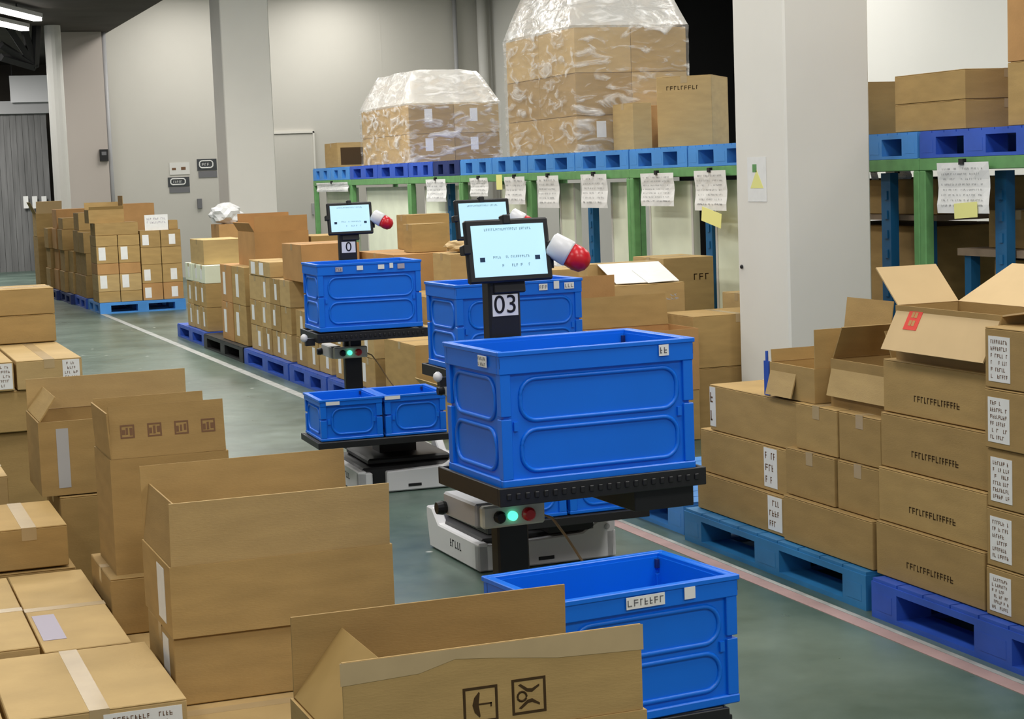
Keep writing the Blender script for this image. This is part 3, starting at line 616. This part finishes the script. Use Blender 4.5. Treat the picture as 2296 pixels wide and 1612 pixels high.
# ---------------------------------------------------------------- far row of pallets on the right of the aisle
pallet(3.42, 4.52, 12.0, 13.15, 0, 'royal blue pallet behind the lower crates of the rearmost cart', 'blue_pallet')
pallet(3.42, 4.52, 13.2, 14.35, 0, 'royal blue pallet, second of the far row', 'blue_pallet')
pallet(3.42, 4.52, 14.4, 16.05, 0, 'royal blue pallet, third of the far row', 'blue_pallet')
pallet(3.42, 4.52, 16.1, 17.9, 0, 'black pallet between blue ones in the far row', 'black')
pallet(3.45, 4.55, 18.0, 19.5, 0, 'royal blue pallet at the far end of the row', 'blue_pallet')
def bank(x, ys, zs, depth, lab, mats=('card', 'card2', 'card3'), lbl=None, grp=None, jitter=.01):
    rd = random.Random(int(ys[0] * 100 + x * 10))
    for i in range(len(zs) - 1):
        for j in range(len(ys) - 1):
            n = lab + f', {lay[min(i, 5)] if i < len(zs) - 2 or len(zs) == 2 else "top"} layer, ' + (['nearest', 'second', 'third', 'fourth', 'fifth', 'sixth'][j] + ' in its row' if len(ys) > 2 else 'on its own')
            xx = x + rd.uniform(0, jitter)
            tg = []
            if lbl and rd.random() < .85: a = rd.uniform(.1, .6); tg = [('L', a, a + .22, .2, .8, lbl)]
            carton(xx, xx + depth, ys[j], ys[j + 1], zs[i], zs[i + 1], n, m=rd.choice(mats), group=grp, tag_on=tg, tape=True)
bank(3.47, [12.05, 12.4, 12.75, 13.1], [.14, .36, .56], .45, 'small carton on the nearest far-row pallet', lbl='paper', grp='cartons of the far row')
bank(3.95, [12.1, 13.1], [.14, .45, .75], .5, 'large carton behind the small ones on the nearest far-row pallet')
bank(3.47, [13.25, 13.6, 13.95, 14.3], [.14, .36, .58], .45, 'labelled carton on the second far-row pallet', lbl='paper', grp='cartons of the far row')
bank(3.47, [14.45, 14.8, 15.15, 15.5, 15.95], [.14, .36, .58, .80], .45, 'labelled carton on the third far-row pallet', lbl='paper', grp='cartons of the far row')
bank(3.47, [16.15, 16.7, 17.2], [.14, .50, .85], .5, 'brown carton on the black pallet', mats=('card', 'card_orange'), lbl='paper', grp='cartons of the far row')
bank(3.49, [18.05, 18.4, 18.75, 19.1], [.14, .38, .62, .80], .45, 'whitish carton on the end pallet of the far row', lbl='paper', mats=('card3', 'pale_green', 'card'), grp='cartons of the far row')
bank(4.0, [13.25, 14.3], [.14, .6, 1.02], .5, 'large carton at the back of the second far-row pallet', mats=('card', 'card_orange'))
bank(4.0, [14.6, 15.4, 16], [.14, .5, .85], .5, 'large carton at the back of the third far-row pallet', mats=('card',))
carton(3.50, 3.98, 14.1, 14.75, .80, 1.10, 'large orange-brown carton on top of the third far-row pallet load', m='card_orange')
carton(3.47, 3.75, 15.1, 15.9, .80, .93, 'small carton with striped front on top of the third far-row load', m='card3', tag_on=[('L', .1, .3, .1, .9), ('L', .5, .7, .1, .9)])
carton(3.52, 3.9, 13.2, 13.9, .58, .80, 'carton with big white sheet on its front, left of the rearmost crate', m='card', tag_on=[('F', .1, .6, .1, .9)])
open_box(3.6, 4.1, 16.2, 16.9, .85, 1.16, 'tall orange open box on the black pallet load', {'F': (.14, 0), 'B': (.16, 5), 'L': (.1, 30)}, 'card_orange')
carton(4.12, 4.5, 16.2, 16.8, .60, 1.10, 'brown carton right of the tall orange open box', m='card')
carton(4.12, 4.5, 16.2, 16.8, .14, .60, 'brown carton under the one right of the orange open box', m='card')
carton(3.52, 3.95, 18.2, 18.9, .80, 1.05, 'box with pale lid at the top of the end pallet load', m='card3')
for k, (x, y, z, s) in enumerate(((4.35, 14.0, 1.02, .28), (4.2, 13.4, 1.02, .22))):
    carton(x, x + s * 1.3, y, y + s, z, z + s, ['small carton on the far-row loads, left of the rearmost tablet', 'small carton on the far-row loads, below the rearmost tablet'][k], m='card')
# far end stack at Y 23.7
pallet(3.22, 4.32, 23.70, 24.85, 0, 'bright blue pallet under the labelled stack at the far end', 'sky_pallet')
pallet(3.2, 4.3, 24.9, 26.05, 0, 'dark blue pallet just behind the bright one at the far end', 'blue_pallet')
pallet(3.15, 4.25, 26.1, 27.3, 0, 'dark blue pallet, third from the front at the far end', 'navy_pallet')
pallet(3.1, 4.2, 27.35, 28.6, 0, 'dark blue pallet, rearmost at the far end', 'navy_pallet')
LL = [.14, .28, .50, .64, .86, 1.0]
for i in range(5):
    for j in range(2):
        x = 3.22 + j * .28; two = i in (1, 3)
        carton(x, x + .275, 23.75, 24.3, LL[i], LL[i + 1], f'carton of the far end stack, {"left" if j == 0 else "second"} column, {lay[i]} layer', m=['card', 'card3', 'card_orange', 'card', 'card'][i], group='cartons of the far end stack', tag_on=[('F', .1, .42, .2, .95)] if two else None, tape=False)
for i in range(4):
    zz = [.14, .36, .60, .82, 1.04]
    for j in range(2):
        x = 3.785 + j * .265
        carton(x, x + .26, 23.75, 24.3, zz[i], zz[i + 1], f'carton of the far end stack, {"third" if j == 0 else "right"} column, {lay[i]} layer', m=['card_orange', 'card', 'card', 'card2'][i], group='cartons of the far end stack', tag_on=[('F', .1 + .3 * j, .42 + .3 * j, .15, .75)] if i != 2 else None, tape=False)
carton(3.22, 3.77, 23.76, 24.2, 1.0, 1.16, 'long flat carton on the upper left of the far end stack', m='card2')
open_box(3.17, 3.62, 23.9, 24.3, 1.16, 1.33, 'small open box with curled flap on top of the far end stack', {'R': (.17, 0), 'B': (.1, 20), 'F': (.05, 30)}, 'card2')
t_ = thing('notice_sheet', 'white paper notice standing on top of the far end stack', 'paper', (3.86, 23.78, 1.04)); obj('sheet', B(0, .30, 0, .006, 0, .20), 'paper', t_)
bm = bmesh.new(); glyphs(bm, .03, .27, .08, .17, 2, -.001); obj('sheet_print', bm, 'lilac', t_)
carton(4.17, 4.29, 23.8, 24.1, 1.04, 1.16, 'little carton at the top right of the far end stack', m='card2')
for k, (x0, x1, y, zt, mm_) in enumerate(((3.22, 3.75, 24.95, 1.02, 'card2'), (3.22, 3.7, 25.5, 1.28, 'card2'), (3.2, 3.75, 26.15, .78, 'card'), (3.15, 3.7, 26.7, 1.2, 'card2'), (3.15, 3.7, 27.4, 1.32, 'card_orange'), (3.1, 3.6, 28.0, 1.1, 'card2'))):
    a = .14; n = 0
    while a < zt - .1:
        b2 = min(a + .30, zt)
        carton(x0 + .02 * (n % 2), x1, y, y + .52, a, b2, f'shaded carton behind the far end stack, {["first", "second", "third", "fourth", "fifth", "rearmost"][k]} pile back, {lay[n]} layer', m=mm_, group='cartons behind the far end stack', tape=False); a = b2; n += 1
carton(3.78, 4.25, 25.3, 26.0, .14, 1.38, 'tall tan carton rising behind the far end stack', m='card_orange')
open_box(3.05, 3.45, 29.0, 29.5, .9, 1.25, 'open carton with pale flap, rearmost of the far left boxes', {'F': (.2, 20, 'card_light'), 'L': (.2, 25)}, 'card')
carton(3.05, 3.6, 28.95, 29.6, 0, .9, 'tall carton under the rearmost open carton at the far end', m='card2')
for k in range(2):
    carton(4.58 + k * .27, 4.84 + k * .27, 22.6, 23.1, .66, 1.10, ['orange-brown carton left of the rear column, left of two', 'orange-brown carton left of the rear column, right of two'][k], m='card_orange', group='orange cartons by the rear column')
carton(4.56, 5.12, 22.55, 23.2, .14, .655, 'large carton under the orange pair left of the rear column', m='card3')
pallet(4.5, 5.6, 22.4, 23.5, 0, 'blue pallet under the orange pair by the rear column', 'navy_pallet')
# crumpled white bags on the far pile by the signs
def bag(x, y, z, sx, sy, sz, lab, m='bag'):
    bm = bmesh.new(); bmesh.ops.create_icosphere(bm, subdivisions=3, radius=1); rd = random.Random(int(x * 100))
    ph = [rd.uniform(0, 6) for _ in range(6)]
    for v in bm.verts:
        p = v.co.copy(); k = 1 + .13 * math.sin(6 * p.x + ph[0]) * math.sin(7 * p.z + ph[1]) + .09 * math.sin(11 * p.y + ph[2] + 5 * p.x)
        v.co = Vector((p.x * sx * k, p.y * sy * k, max(p.z, -.75) * sz * k))
    mn = min(v.co.z for v in bm.verts)
    o = obj('plastic_bag', bm, m, None, (x, y, z - mn)); tag(o, lab, 'bag', 'white plastic bags')
bag(4.72, 22.8, 1.10, .2, .15, .14, 'crumpled white bag on the orange cartons by the rear column')
# ---------------------------------------------------------------- boxes between the carts and the columns
carton(4.78, 5.4, 9.75, 10.2, .0, .40, 'lower of two plain cartons half hidden by the big column', m='card2')
carton(4.78, 5.4, 9.75, 10.2, .40, .715, 'upper of two plain cartons half hidden by the big column, with bright top', m='card', seam='y')
open_box(4.16, 4.74, 9.6, 10.0, .30, .66, 'open box with dark raised flap between the front cart and the big column', {'B': (.19, 12, 'card2')}, 'card_orange')
carton(4.16, 4.74, 9.6, 10.0, 0, .30, 'carton under the open box with dark raised flap', m='card2')
open_box(3.98, 4.45, 10.12, 10.5, .42, .82, 'orange-brown open box behind the middle crate', {'F': (.15, 0), 'L': (.14, 25)}, 'card_orange')
carton(3.98, 4.45, 10.12, 10.5, 0, .42, 'carton beneath the orange-brown open box behind the middle crate', m='card2')
t_ = thing('paper_stack', 'white printed papers spread on a carton in front of the rack', 'paper', (4.60, 10.45, .885), R(-4))
carton(4.55, 5.05, 10.4, 10.95, 0, .88, 'carton directly under the spread white papers', m='card3')
carton(4.55, 5.05, 10.80, 10.95, .883, 1.0, 'narrow carton propping up the spread white papers', m='card3')
SL = Matrix.Rotation(R(17), 4, 'X')
bm = bmesh.new(); abox(bm, 0, .42, 0, .37, .002, .006, SL); obj('sheet', bm, 'paper', t_)
bm = bmesh.new(); abox(bm, .2, .38, -.04, .20, .008, .010, SL @ Matrix.Rotation(R(5), 4, 'Z')); obj('sheet', bm, 'paper', t_)
bm2 = bmesh.new(); glyphs(bm2, .05, .36, -.34, -.22, 2, 0); M = SL @ Matrix.Translation((0, 0, .0065)) @ Matrix.Rotation(R(-90), 4, 'X')
for v in bm2.verts: v.co = M @ v.co
obj('sheet_print', bm2, 'signmid', t_)
carton(5.28, 5.66, 11.2, 11.7, .45, .99, 'tan carton with dark print, upper one on the floor in front of the rack', m='card3', prt=('F', .6, .9, .7, .8, 1))
carton(5.28, 5.66, 11.2, 11.7, 0, .45, 'tan carton, lower one of the pair in front of the rack', m='card3')
carton(5.46, 5.7, 10.3, 10.7, 0, .78, 'narrow tan carton wedged beside the big column', m='card3')
carton(3.50, 3.84, 11.2, 11.9, 0, .52, 'large brown carton below the rearmost upper tray', m='card')
carton(3.86, 4.4, 11.2, 11.9, 0, .62, 'large brown carton right of the one below the rearmost tray', m='card_orange')
open_box(3.48, 3.80, 10.5, 11.0, 0, .27, 'low open box with red mark near the rearmost mast', {'L': (.09, 40, 'card3'), 'R': (.1, 20), 'F': (.1, -30, 'card_orange')}, 'card3', tag_on=[('F', .7, .85, .7, .95, 'red_label')])
carton(3.84, 4.3, 10.53, 11.05, 0, .40, 'carton right of the low open box with red mark', m='card')
for k, (x, y, z, s, mm_) in enumerate(((4.1, 12.2, .75, .30, 'card3'), (4.5, 12.7, .3, .6, 'card'), (4.75, 11.9, .0, .75, 'card'), (4.6, 13.5, 0, .9, 'card_orange'), (4.42, 11.3, .62, .3, 'card3'))):
    if k in (1,): continue
    carton(x, x + .42, y, y + .4, z if k != 4 else 0, z + s if k != 4 else .95, ['carton seen between the two rear tablets, on the far-row load', '', 'brown carton low behind the rearmost crate', 'orange carton behind the rearmost crate, in front of the rack', 'pale carton right behind the rearmost crate'][k], m=mm_)
bag(4.28, 12.4, 1.05, .14, .12, .05, 'crumpled white packaging on a carton right of the rearmost mast', 'card_light')
bag(4.95, 12.1, .75, .15, .12, .14, 'white plastic bag beside the middle tablet')
# ---------------------------------------------------------------- rack
RX0, RX1 = 5.8, 6.9
units = [(6.75, 8.895), (8.90, 10.825), (10.83, 12.865), (12.87, 15.025), (15.03, 16.845), (16.85, 18.525), (18.53, 20.825), (20.83, 22.55)]
un = ['at the right edge', 'right of the big column', 'behind the big column', 'left of the big column', 'in the middle of the row', 'behind the middle tablet', 'behind the rearmost tablet', 'at the far end']
pm = ['blue_pallet', 'sky_pallet', 'sky_pallet', 'sky_pallet', 'sky_pallet', 'sky_pallet', 'blue_pallet', 'sky_pallet']
for k, (y0, y1) in enumerate(units):
    t_ = thing('stacking_rack', 'green steel stacking rack frame ' + un[k], 'rack', (RX0, y0, 0), 0, 'green stacking rack frames')
    L = y1 - y0; p = .058
    for x in (0, RX1 - RX0 - p):
        for y in (0, L - p):
            bm = bmesh.new(); abox(bm, x, x + p, y, y + p, 0, 1.53); obj('post', bm, 'green_steel', t_, bevel=.006)
    bm = bmesh.new()
    abox(bm, 0, p, 0, L, 1.53, 1.60); abox(bm, RX1 - RX0 - p, RX1 - RX0, 0, L, 1.53, 1.60); abox(bm, p, RX1 - RX0 - p, 0, p, 1.53, 1.60); abox(bm, p, RX1 - RX0 - p, L - p, L, 1.53, 1.60)
    obj('top_frame', bm, 'green_steel', t_, bevel=.004)
    bm = bmesh.new()
    for y in (0, L - p): abox(bm, p, RX1 - RX0 - p, y + .01, y + p - .01, .03, .09)
    abox(bm, RX1 - RX0 - p + .01, RX1 - RX0 - .01, p, L - p, .03, .09); obj('foot_rail', bm, 'green_steel', t_)
    # pallets on the frame: narrow ends side by side
    n = 2 if L > 1.9 else 1
    if L > 1.65: n = 2
    s = L / n
    for j in range(n):
        mm_ = pm[k]
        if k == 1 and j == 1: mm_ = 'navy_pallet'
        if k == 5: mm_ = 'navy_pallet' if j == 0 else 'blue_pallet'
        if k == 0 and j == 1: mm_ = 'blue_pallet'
        pallet(RX0 + .0, RX1, y0 + j * s + .01, y0 + (j + 1) * s - .01, 1.60, f'{"dark" if "navy" in mm_ else "bright"} blue pallet on the rack frame {un[k]}' + (', ' + ['nearer', 'farther'][j] + ' of two' if n > 1 else ''), mm_, .15, 'blue pallets on top of the rack')
ZT = 1.75
# blue rack behind, with posts
for k, y in enumerate((8.2, 9.33, 11.66, 13.80, 17.42)):
    bm = bmesh.new(); abox(bm, 5.885, 5.94, y, y + .10, 0, 1.52)
    for j in range(12): abox(bm, 5.878, 5.885, y + .03, y + .06, .1 + j * .115, .15 + j * .115)
    tag(obj('rack_post', bm, 'blue_steel'), 'blue perforated shelving post in the green rack, ' + ['near the large white list', 'just right of the big column', 'left beside the big column', 'between the two middle lists', 'left of the middle tablet'][k], 'post', 'blue shelving posts')
# lower boards and dark boxes under the rack right of the column
t_ = thing('storage_shelf', 'rough wooden shelf under the rack at the right edge', 'shelf', (5.95, 6.9, 0)); obj('board', B(0, .85, 0, 1.85, 1.05, 1.09), 'wood', t_)
for x in (.02, .77):
    for y in (.02, 1.75): obj('leg', B(x, x + .06, y, y + .06, 0, 1.05), 'blue_steel', t_)
t_ = thing('storage_shelf', 'rough wooden shelf under the rack just right of the big column', 'shelf', (5.95, 8.95, 0)); obj('board', B(0, .85, 0, 1.75, 1.24, 1.27), 'wood', t_)
for x in (.02, .77):
    for y in (.12, 1.65): obj('leg', B(x, x + .06, y, y + .06, 0, 1.24), 'blue_steel', t_)
for k in range(3):
    carton(6.02, 6.7, 9.05 + k * .5, 9.5 + k * .5, 1.27, 1.48, ['dark carton on the shelf right of the big column, nearest', 'dark carton on the shelf right of the big column, middle', 'dark carton on the shelf beside the big column'][k], m='card2', tape=False)
for k in range(3):
    carton(6.05, 6.7, 9.15 + k * .48, 9.6 + k * .48, 0, 1.2, ['tall dark carton under the shelf right of the column, nearest', 'tall dark carton under the shelf right of the column, middle', 'tall dark carton under the shelf beside the column'][k], m='card2', tape=False)
for k in range(3):
    carton(6.05, 6.65, 7.1 + k * .5, 7.55 + k * .5, .55, 1.03, ['dark carton below the wooden shelf at the right edge, nearest', 'dark carton below the wooden shelf at the right edge, middle', 'dark carton below the wooden shelf at the right edge, farthest'][k], m='card2', tape=False)
    carton(6.05, 6.65, 7.1 + k * .5, 7.55 + k * .5, 0, .548, ['bottom carton under the right edge shelf, nearest', 'bottom carton under the right edge shelf, middle', 'bottom carton under the right edge shelf, farthest'][k], m='card2', tape=False)
carton(6.05, 6.6, 8.05, 8.6, 1.09, 1.30, 'dark carton on the wooden shelf behind the large white list', m='card2')
bag(6.15, 7.75, 1.09, .10, .10, .17, 'white plastic bag on the shelf at the right edge')
# pale panels stored behind the rack frames
for k, (y0, y1, z0, z1, x) in enumerate(((11.95, 12.70, .95, 1.5, 5.885), (13.02, 13.42, .6, 1.5, 5.885), (11.05, 11.6, .9, 1.5, 5.885), (15.2, 16.0, .7, 1.5, 5.9), (18.75, 20.5, .3, 1.5, 5.9), (21.0, 22.3, .3, 1.5, 5.9), (16.98, 17.3, .5, 1.5, 5.9), (14.2, 14.55, .7, 1.5, 5.9), (17.6, 18.3, .3, 1.5, 5.9))):
    nm = ['behind the list left of the big column', 'left of the nearest green post', 'beside the big column', 'between the front lamp and the middle tablet', 'behind the rearmost red lamp', 'at the far end of the rack', 'behind the middle tablet', 'left of the blue post', 'between the two rear tablets'][k]
    t_ = thing('storage_board', 'pale green-grey board stored under the rack ' + nm, 'board', (x, y0, 0), 0, 'pale boards under the rack')
    obj('panel', B(0, .05, 0, y1 - y0, 0, z1), 'pale_green', t_)
    for yy in (0, y1 - y0 - .03): obj('edge_trim', B(-.004, 0, yy, yy + .03, 0, z1), 'wall', t_)
for k, (y, z) in enumerate(((11.85, .55), (12.31, .55), (11.2, .5), (13.0, .5), (14.0, .5), (15.2, .6))):
    carton(5.97, 6.18, y, y + .45, 0, z + .3, 'dark carton under the rack ' + ['left of the tan pair, nearest', 'left of the tan pair, second', 'right behind the tan pair', 'left of the nearest green post', 'below the front lamp', 'below the middle tablet'][k], m='card2', tape=False)
# hanging lists
def sheet(u0, v0, u1, v1, X, lab, note=None, rows=7, tilt=0):
    a = onX(u0, (v0 + v1) / 2, X); b2 = onX(u1, (v0 + v1) / 2, X); zt = onX((u0 + u1) / 2, v0, X).z; zb = onX((u0 + u1) / 2, v1, X).z
    zt = min(zt, 1.57)
    t_ = thing('paper_list', lab, 'paper', (X - .005, a.y, zb), 0, 'paper lists hanging on the rack'); L = a.y - b2.y; Hh = zt - zb
    rd = random.Random(u0)
    bm = bmesh.new(); n = 6
    vs = [[bm.verts.new((-.006 * math.sin(i * 1.3 + rd.random()) - .004, -L * j / n, Hh * i / n)) for j in range(n + 1)] for i in range(n + 1)]
    for i in range(n):
        for j in range(n): bm.faces.new((vs[i][j], vs[i][j + 1], vs[i + 1][j + 1], vs[i + 1][j]))
    s_ = obj('sheet', bm, 'paper', t_); md = s_.modifiers.new('t', 'SOLIDIFY'); md.thickness = .001
    bm = bmesh.new(); glyphs(bm, L * .1, L * .9, Hh * .1, Hh * .93, rows, -.0125, 'x', .55, rd, .35); obj('list_print', bm, 'signmid', t_)
    if note:
        p = onX(note[0], note[1], X); q = onX(note[2], note[3], X)
        bm = bmesh.new(); abox(bm, -.02, -.018, q.y - a.y, p.y - a.y, q.z - zb, p.z - zb, Matrix.Rotation(R(note[4]), 4, 'X')); tag(obj('sticky_note', bm, 'sticky', t_), 'yellow sticky note')
    obj('clip', B(-.02, .004, -L / 2 - .02, -L / 2 + .02, Hh - .012, Hh + .02), 'black', t_)
XS = 5.78
sheet(2106, 356, 2222, 478, XS, 'large white list with yellow note at the right edge of the rack', (2148, 460, 2200, 495, -3), 8)
sheet(1561, 380, 1632, 472, XS, 'white list with yellow note on the rack touching the big column', (1580, 455, 1625, 488, 10), 7)
sheet(1440, 388, 1514, 462, XS, 'wide white list on the rack, second left from the big column', None, 7)
sheet(1306, 388, 1364, 466, XS, 'white list on the rack just right of the blue post', None, 6)
sheet(1209, 392, 1256, 466, XS, 'white list on the rack just left of the blue post', None, 6)
sheet(1134, 392, 1180, 458, XS, 'white list with orange spot on the rack above the middle tablet', (1118, 392, 1132, 425, 0), 5)
sheet(1056, 394, 1096, 440, XS, 'white list on the rack directly above the middle tablet', None, 5)
sheet(958, 400, 1002, 452, XS, 'white list on the rack left of the middle tablet', None, 5)
sheet(712, 402, 782, 430, XS, 'short white list at the far end of the rack', None, 7)
sheet(1956, 382, 1972, 426, XS + .3, 'narrow white slip at the right side of the big column', None, 8)
sheet(1990, 384, 2046, 408, XS + .3, 'low white slip under the beam right of the big column', None, 6)
# ---- loads on the rack
def film(x0, x1, y0, y1, z0, z1, ztop, lab):
    bm = bmesh.new(); rd = random.Random(4); nx, nz = 14, 12; per = []
    path = []
    for i in range(nx): path.append((x0 + (x1 - x0) * i / nx, y0))
    for i in range(nx): path.append((x1, y0 + (y1 - y0) * i / nx))
    for i in range(nx): path.append((x1 - (x1 - x0) * i / nx, y1))
    for i in range(nx): path.append((x0, y1 - (y1 - y0) * i / nx))
    cx, cy = (x0 + x1) / 2, (y0 + y1) / 2; rows = []
    for k in range(nz + 1): rows.append((z0 + (z1 - z0) * k / nz, 1.012))
    for s_, sc_ in ((.02, 1.0), (.3, .93), (.6, .84), (.85, .76), (1, .70)): rows.append((z1 + (ztop - z1) * s_, sc_))
    for z, s_ in rows:
        per.append([bm.verts.new((cx + (px - cx) * s_ + rd.uniform(-.006, .006), cy + (py - cy) * s_ + rd.uniform(-.006, .006), z + (.012 * math.sin(j * .8) if s_ < .99 else 0))) for j, (px, py) in enumerate(path)])
    n = len(path)
    for a, c in zip(per, per[1:]):
        for j in range(n): bm.faces.new((a[j], a[(j + 1) % n], c[(j + 1) % n], c[j]))
    bm.faces.new(per[-1])
    o = obj('stretch_film', bm, 'film', smooth=True); tag(o, lab, 'film')
    o.data.materials.append(MAT['film_bunched'])
    for f in o.data.polygons:
        if f.center.z > z1 + .005: f.material_index = 1
def load(x0, x1, y0, y1, zs, nm, lblrows):
    for i in range(len(zs) - 1):
        nx = 2
        for j in range(nx):
            for q in range(2):
                xa = x0 + (x1 - x0) * j / nx; xb = x0 + (x1 - x0) * (j + 1) / nx; ya = y0 + (y1 - y0) * q / 2; yb = y0 + (y1 - y0) * (q + 1) / 2
                carton(xa, xb, ya, yb, zs[i], zs[i + 1], f'film-wrapped carton of {nm}, {lay[i]} layer, {["front", "back"][q]} {["left", "right"][j]}', m=['card', 'card2', 'card3'][(i + j) % 3], group='cartons of ' + nm, tag_on=[('F', .35, .52, .4, .85), ] if i in lblrows and q == 0 else None, tape=False)
load(5.85, 6.87, 18.60, 20.4, [ZT, ZT + .30, ZT + .61], 'the low wrapped load', (0, 1))
film(5.84, 6.88, 18.59, 20.41, ZT, ZT + .62, ZT + .98, 'shiny clear film tented over the low wrapped load')
load(5.85, 6.87, 14.0, 15.6, [ZT, ZT + .30, ZT + .65, ZT + 1.02], 'the tall wrapped load', (0,))
film(5.84, 6.88, 13.99, 15.61, ZT, ZT + 1.03, ZT + 1.5, 'shiny clear film tented over the tall wrapped load')
carton(5.9, 6.30, 21.7, 22.3, ZT, ZT + .30, 'small box with painted-on shade at its front at the far end on top of the rack', m='card2', tag_on=[('F', .1, .9, .1, .8, 'ink')])  # dark sheet on the front: shade of an open inside put into colour
carton(6.13, 6.30, 13.5, 13.9, ZT, ZT + .38, 'narrow tan carton on the rack between tall load and big carton', m='card3')
carton(6.42, 6.62, 13.3, 13.6, ZT, ZT + .16, 'white low box in the gap on top of the rack', m='white_shell', tape=False)
carton(6.34, 6.70, 13.65, 13.95, ZT, ZT + .36, 'dark brown carton in the gap beside the tall wrapped load', m='card_orange')
carton(5.98, 6.40, 12.25, 12.80, ZT, ZT + .52, 'big tan carton with four small marks on top of the rack by the column', m='card3', rz=R(-40), prt=('F', .18, .8, .80, .87, 1), seam='y')
carton(5.9, 6.5, 9.65, 10.25, ZT, ZT + .32, 'carton on the rack peeping out right of the big column', m='card2')
carton(5.84, 6.4, 8.5, 9.2, ZT, ZT + .16, 'long carton, lower of two on the rack right of the column', m='card', seam='y')
carton(5.84, 6.4, 8.5, 9.2, ZT + .16, ZT + .325, 'long carton, upper of two on the rack right of the column', m='card', seam='y')
carton(6.42, 6.86, 8.5, 9.0, ZT, ZT + .32, 'carton behind the long pair on the rack', m='card2', seam='y')
carton(5.84, 6.5, 7.5, 8.12, ZT, ZT + .33, 'lower carton of the tall pile at the upper right corner', m='card')
carton(5.84, 6.5, 7.5, 8.12, ZT + .33, ZT + .78, 'upper carton of the tall pile at the upper right corner', m='card_orange')
# sticker and bolt on the big column
t_ = thing('caution_sticker', 'white sticker with green and yellow shapes on the big column', 'sticker', (5.01 + .07, 8.9985, 1.30 + .15))
a = onY(1676, 352, 8.998); b2 = onY(1718, 452, 8.998)
c0 = onX(1676, 400, 5.008); c1 = onX(1718, 400, 5.008); za = onX(1697, 352, 5.008).z; zb = onX(1697, 452, 5.008).z
t_.location = (5.009, c0.y, zb); L = c0.y - c1.y; Hh = za - zb
obj('sticker_sheet', B(-.001, 0, -L, 0, 0, Hh), 'paper', t_)
bm = bmesh.new(); prism(bm, [(-L * .5, Hh * .72), (-L * .85, Hh * .30), (-L * .15, Hh * .30)], 'x', -.0016, -.001); obj('yellow_triangle', bm, 'sticky', t_)
obj('green_block', B(-.0016, -.001, -L * .5, -L * .28, Hh * .66, Hh * .84), 'green_steel', t_)
p = onX(1664, 598, 5.008); bm = bmesh.new(); lathe(bm, [(.012, 0), (.012, .008), (.006, .012)], 12, Matrix.Translation(p) @ Matrix.Rotation(R(-90), 4, 'Y')); tag(obj('wall_bolt', bm, 'black'), 'small black bolt on the left face of the big column', 'bolt')
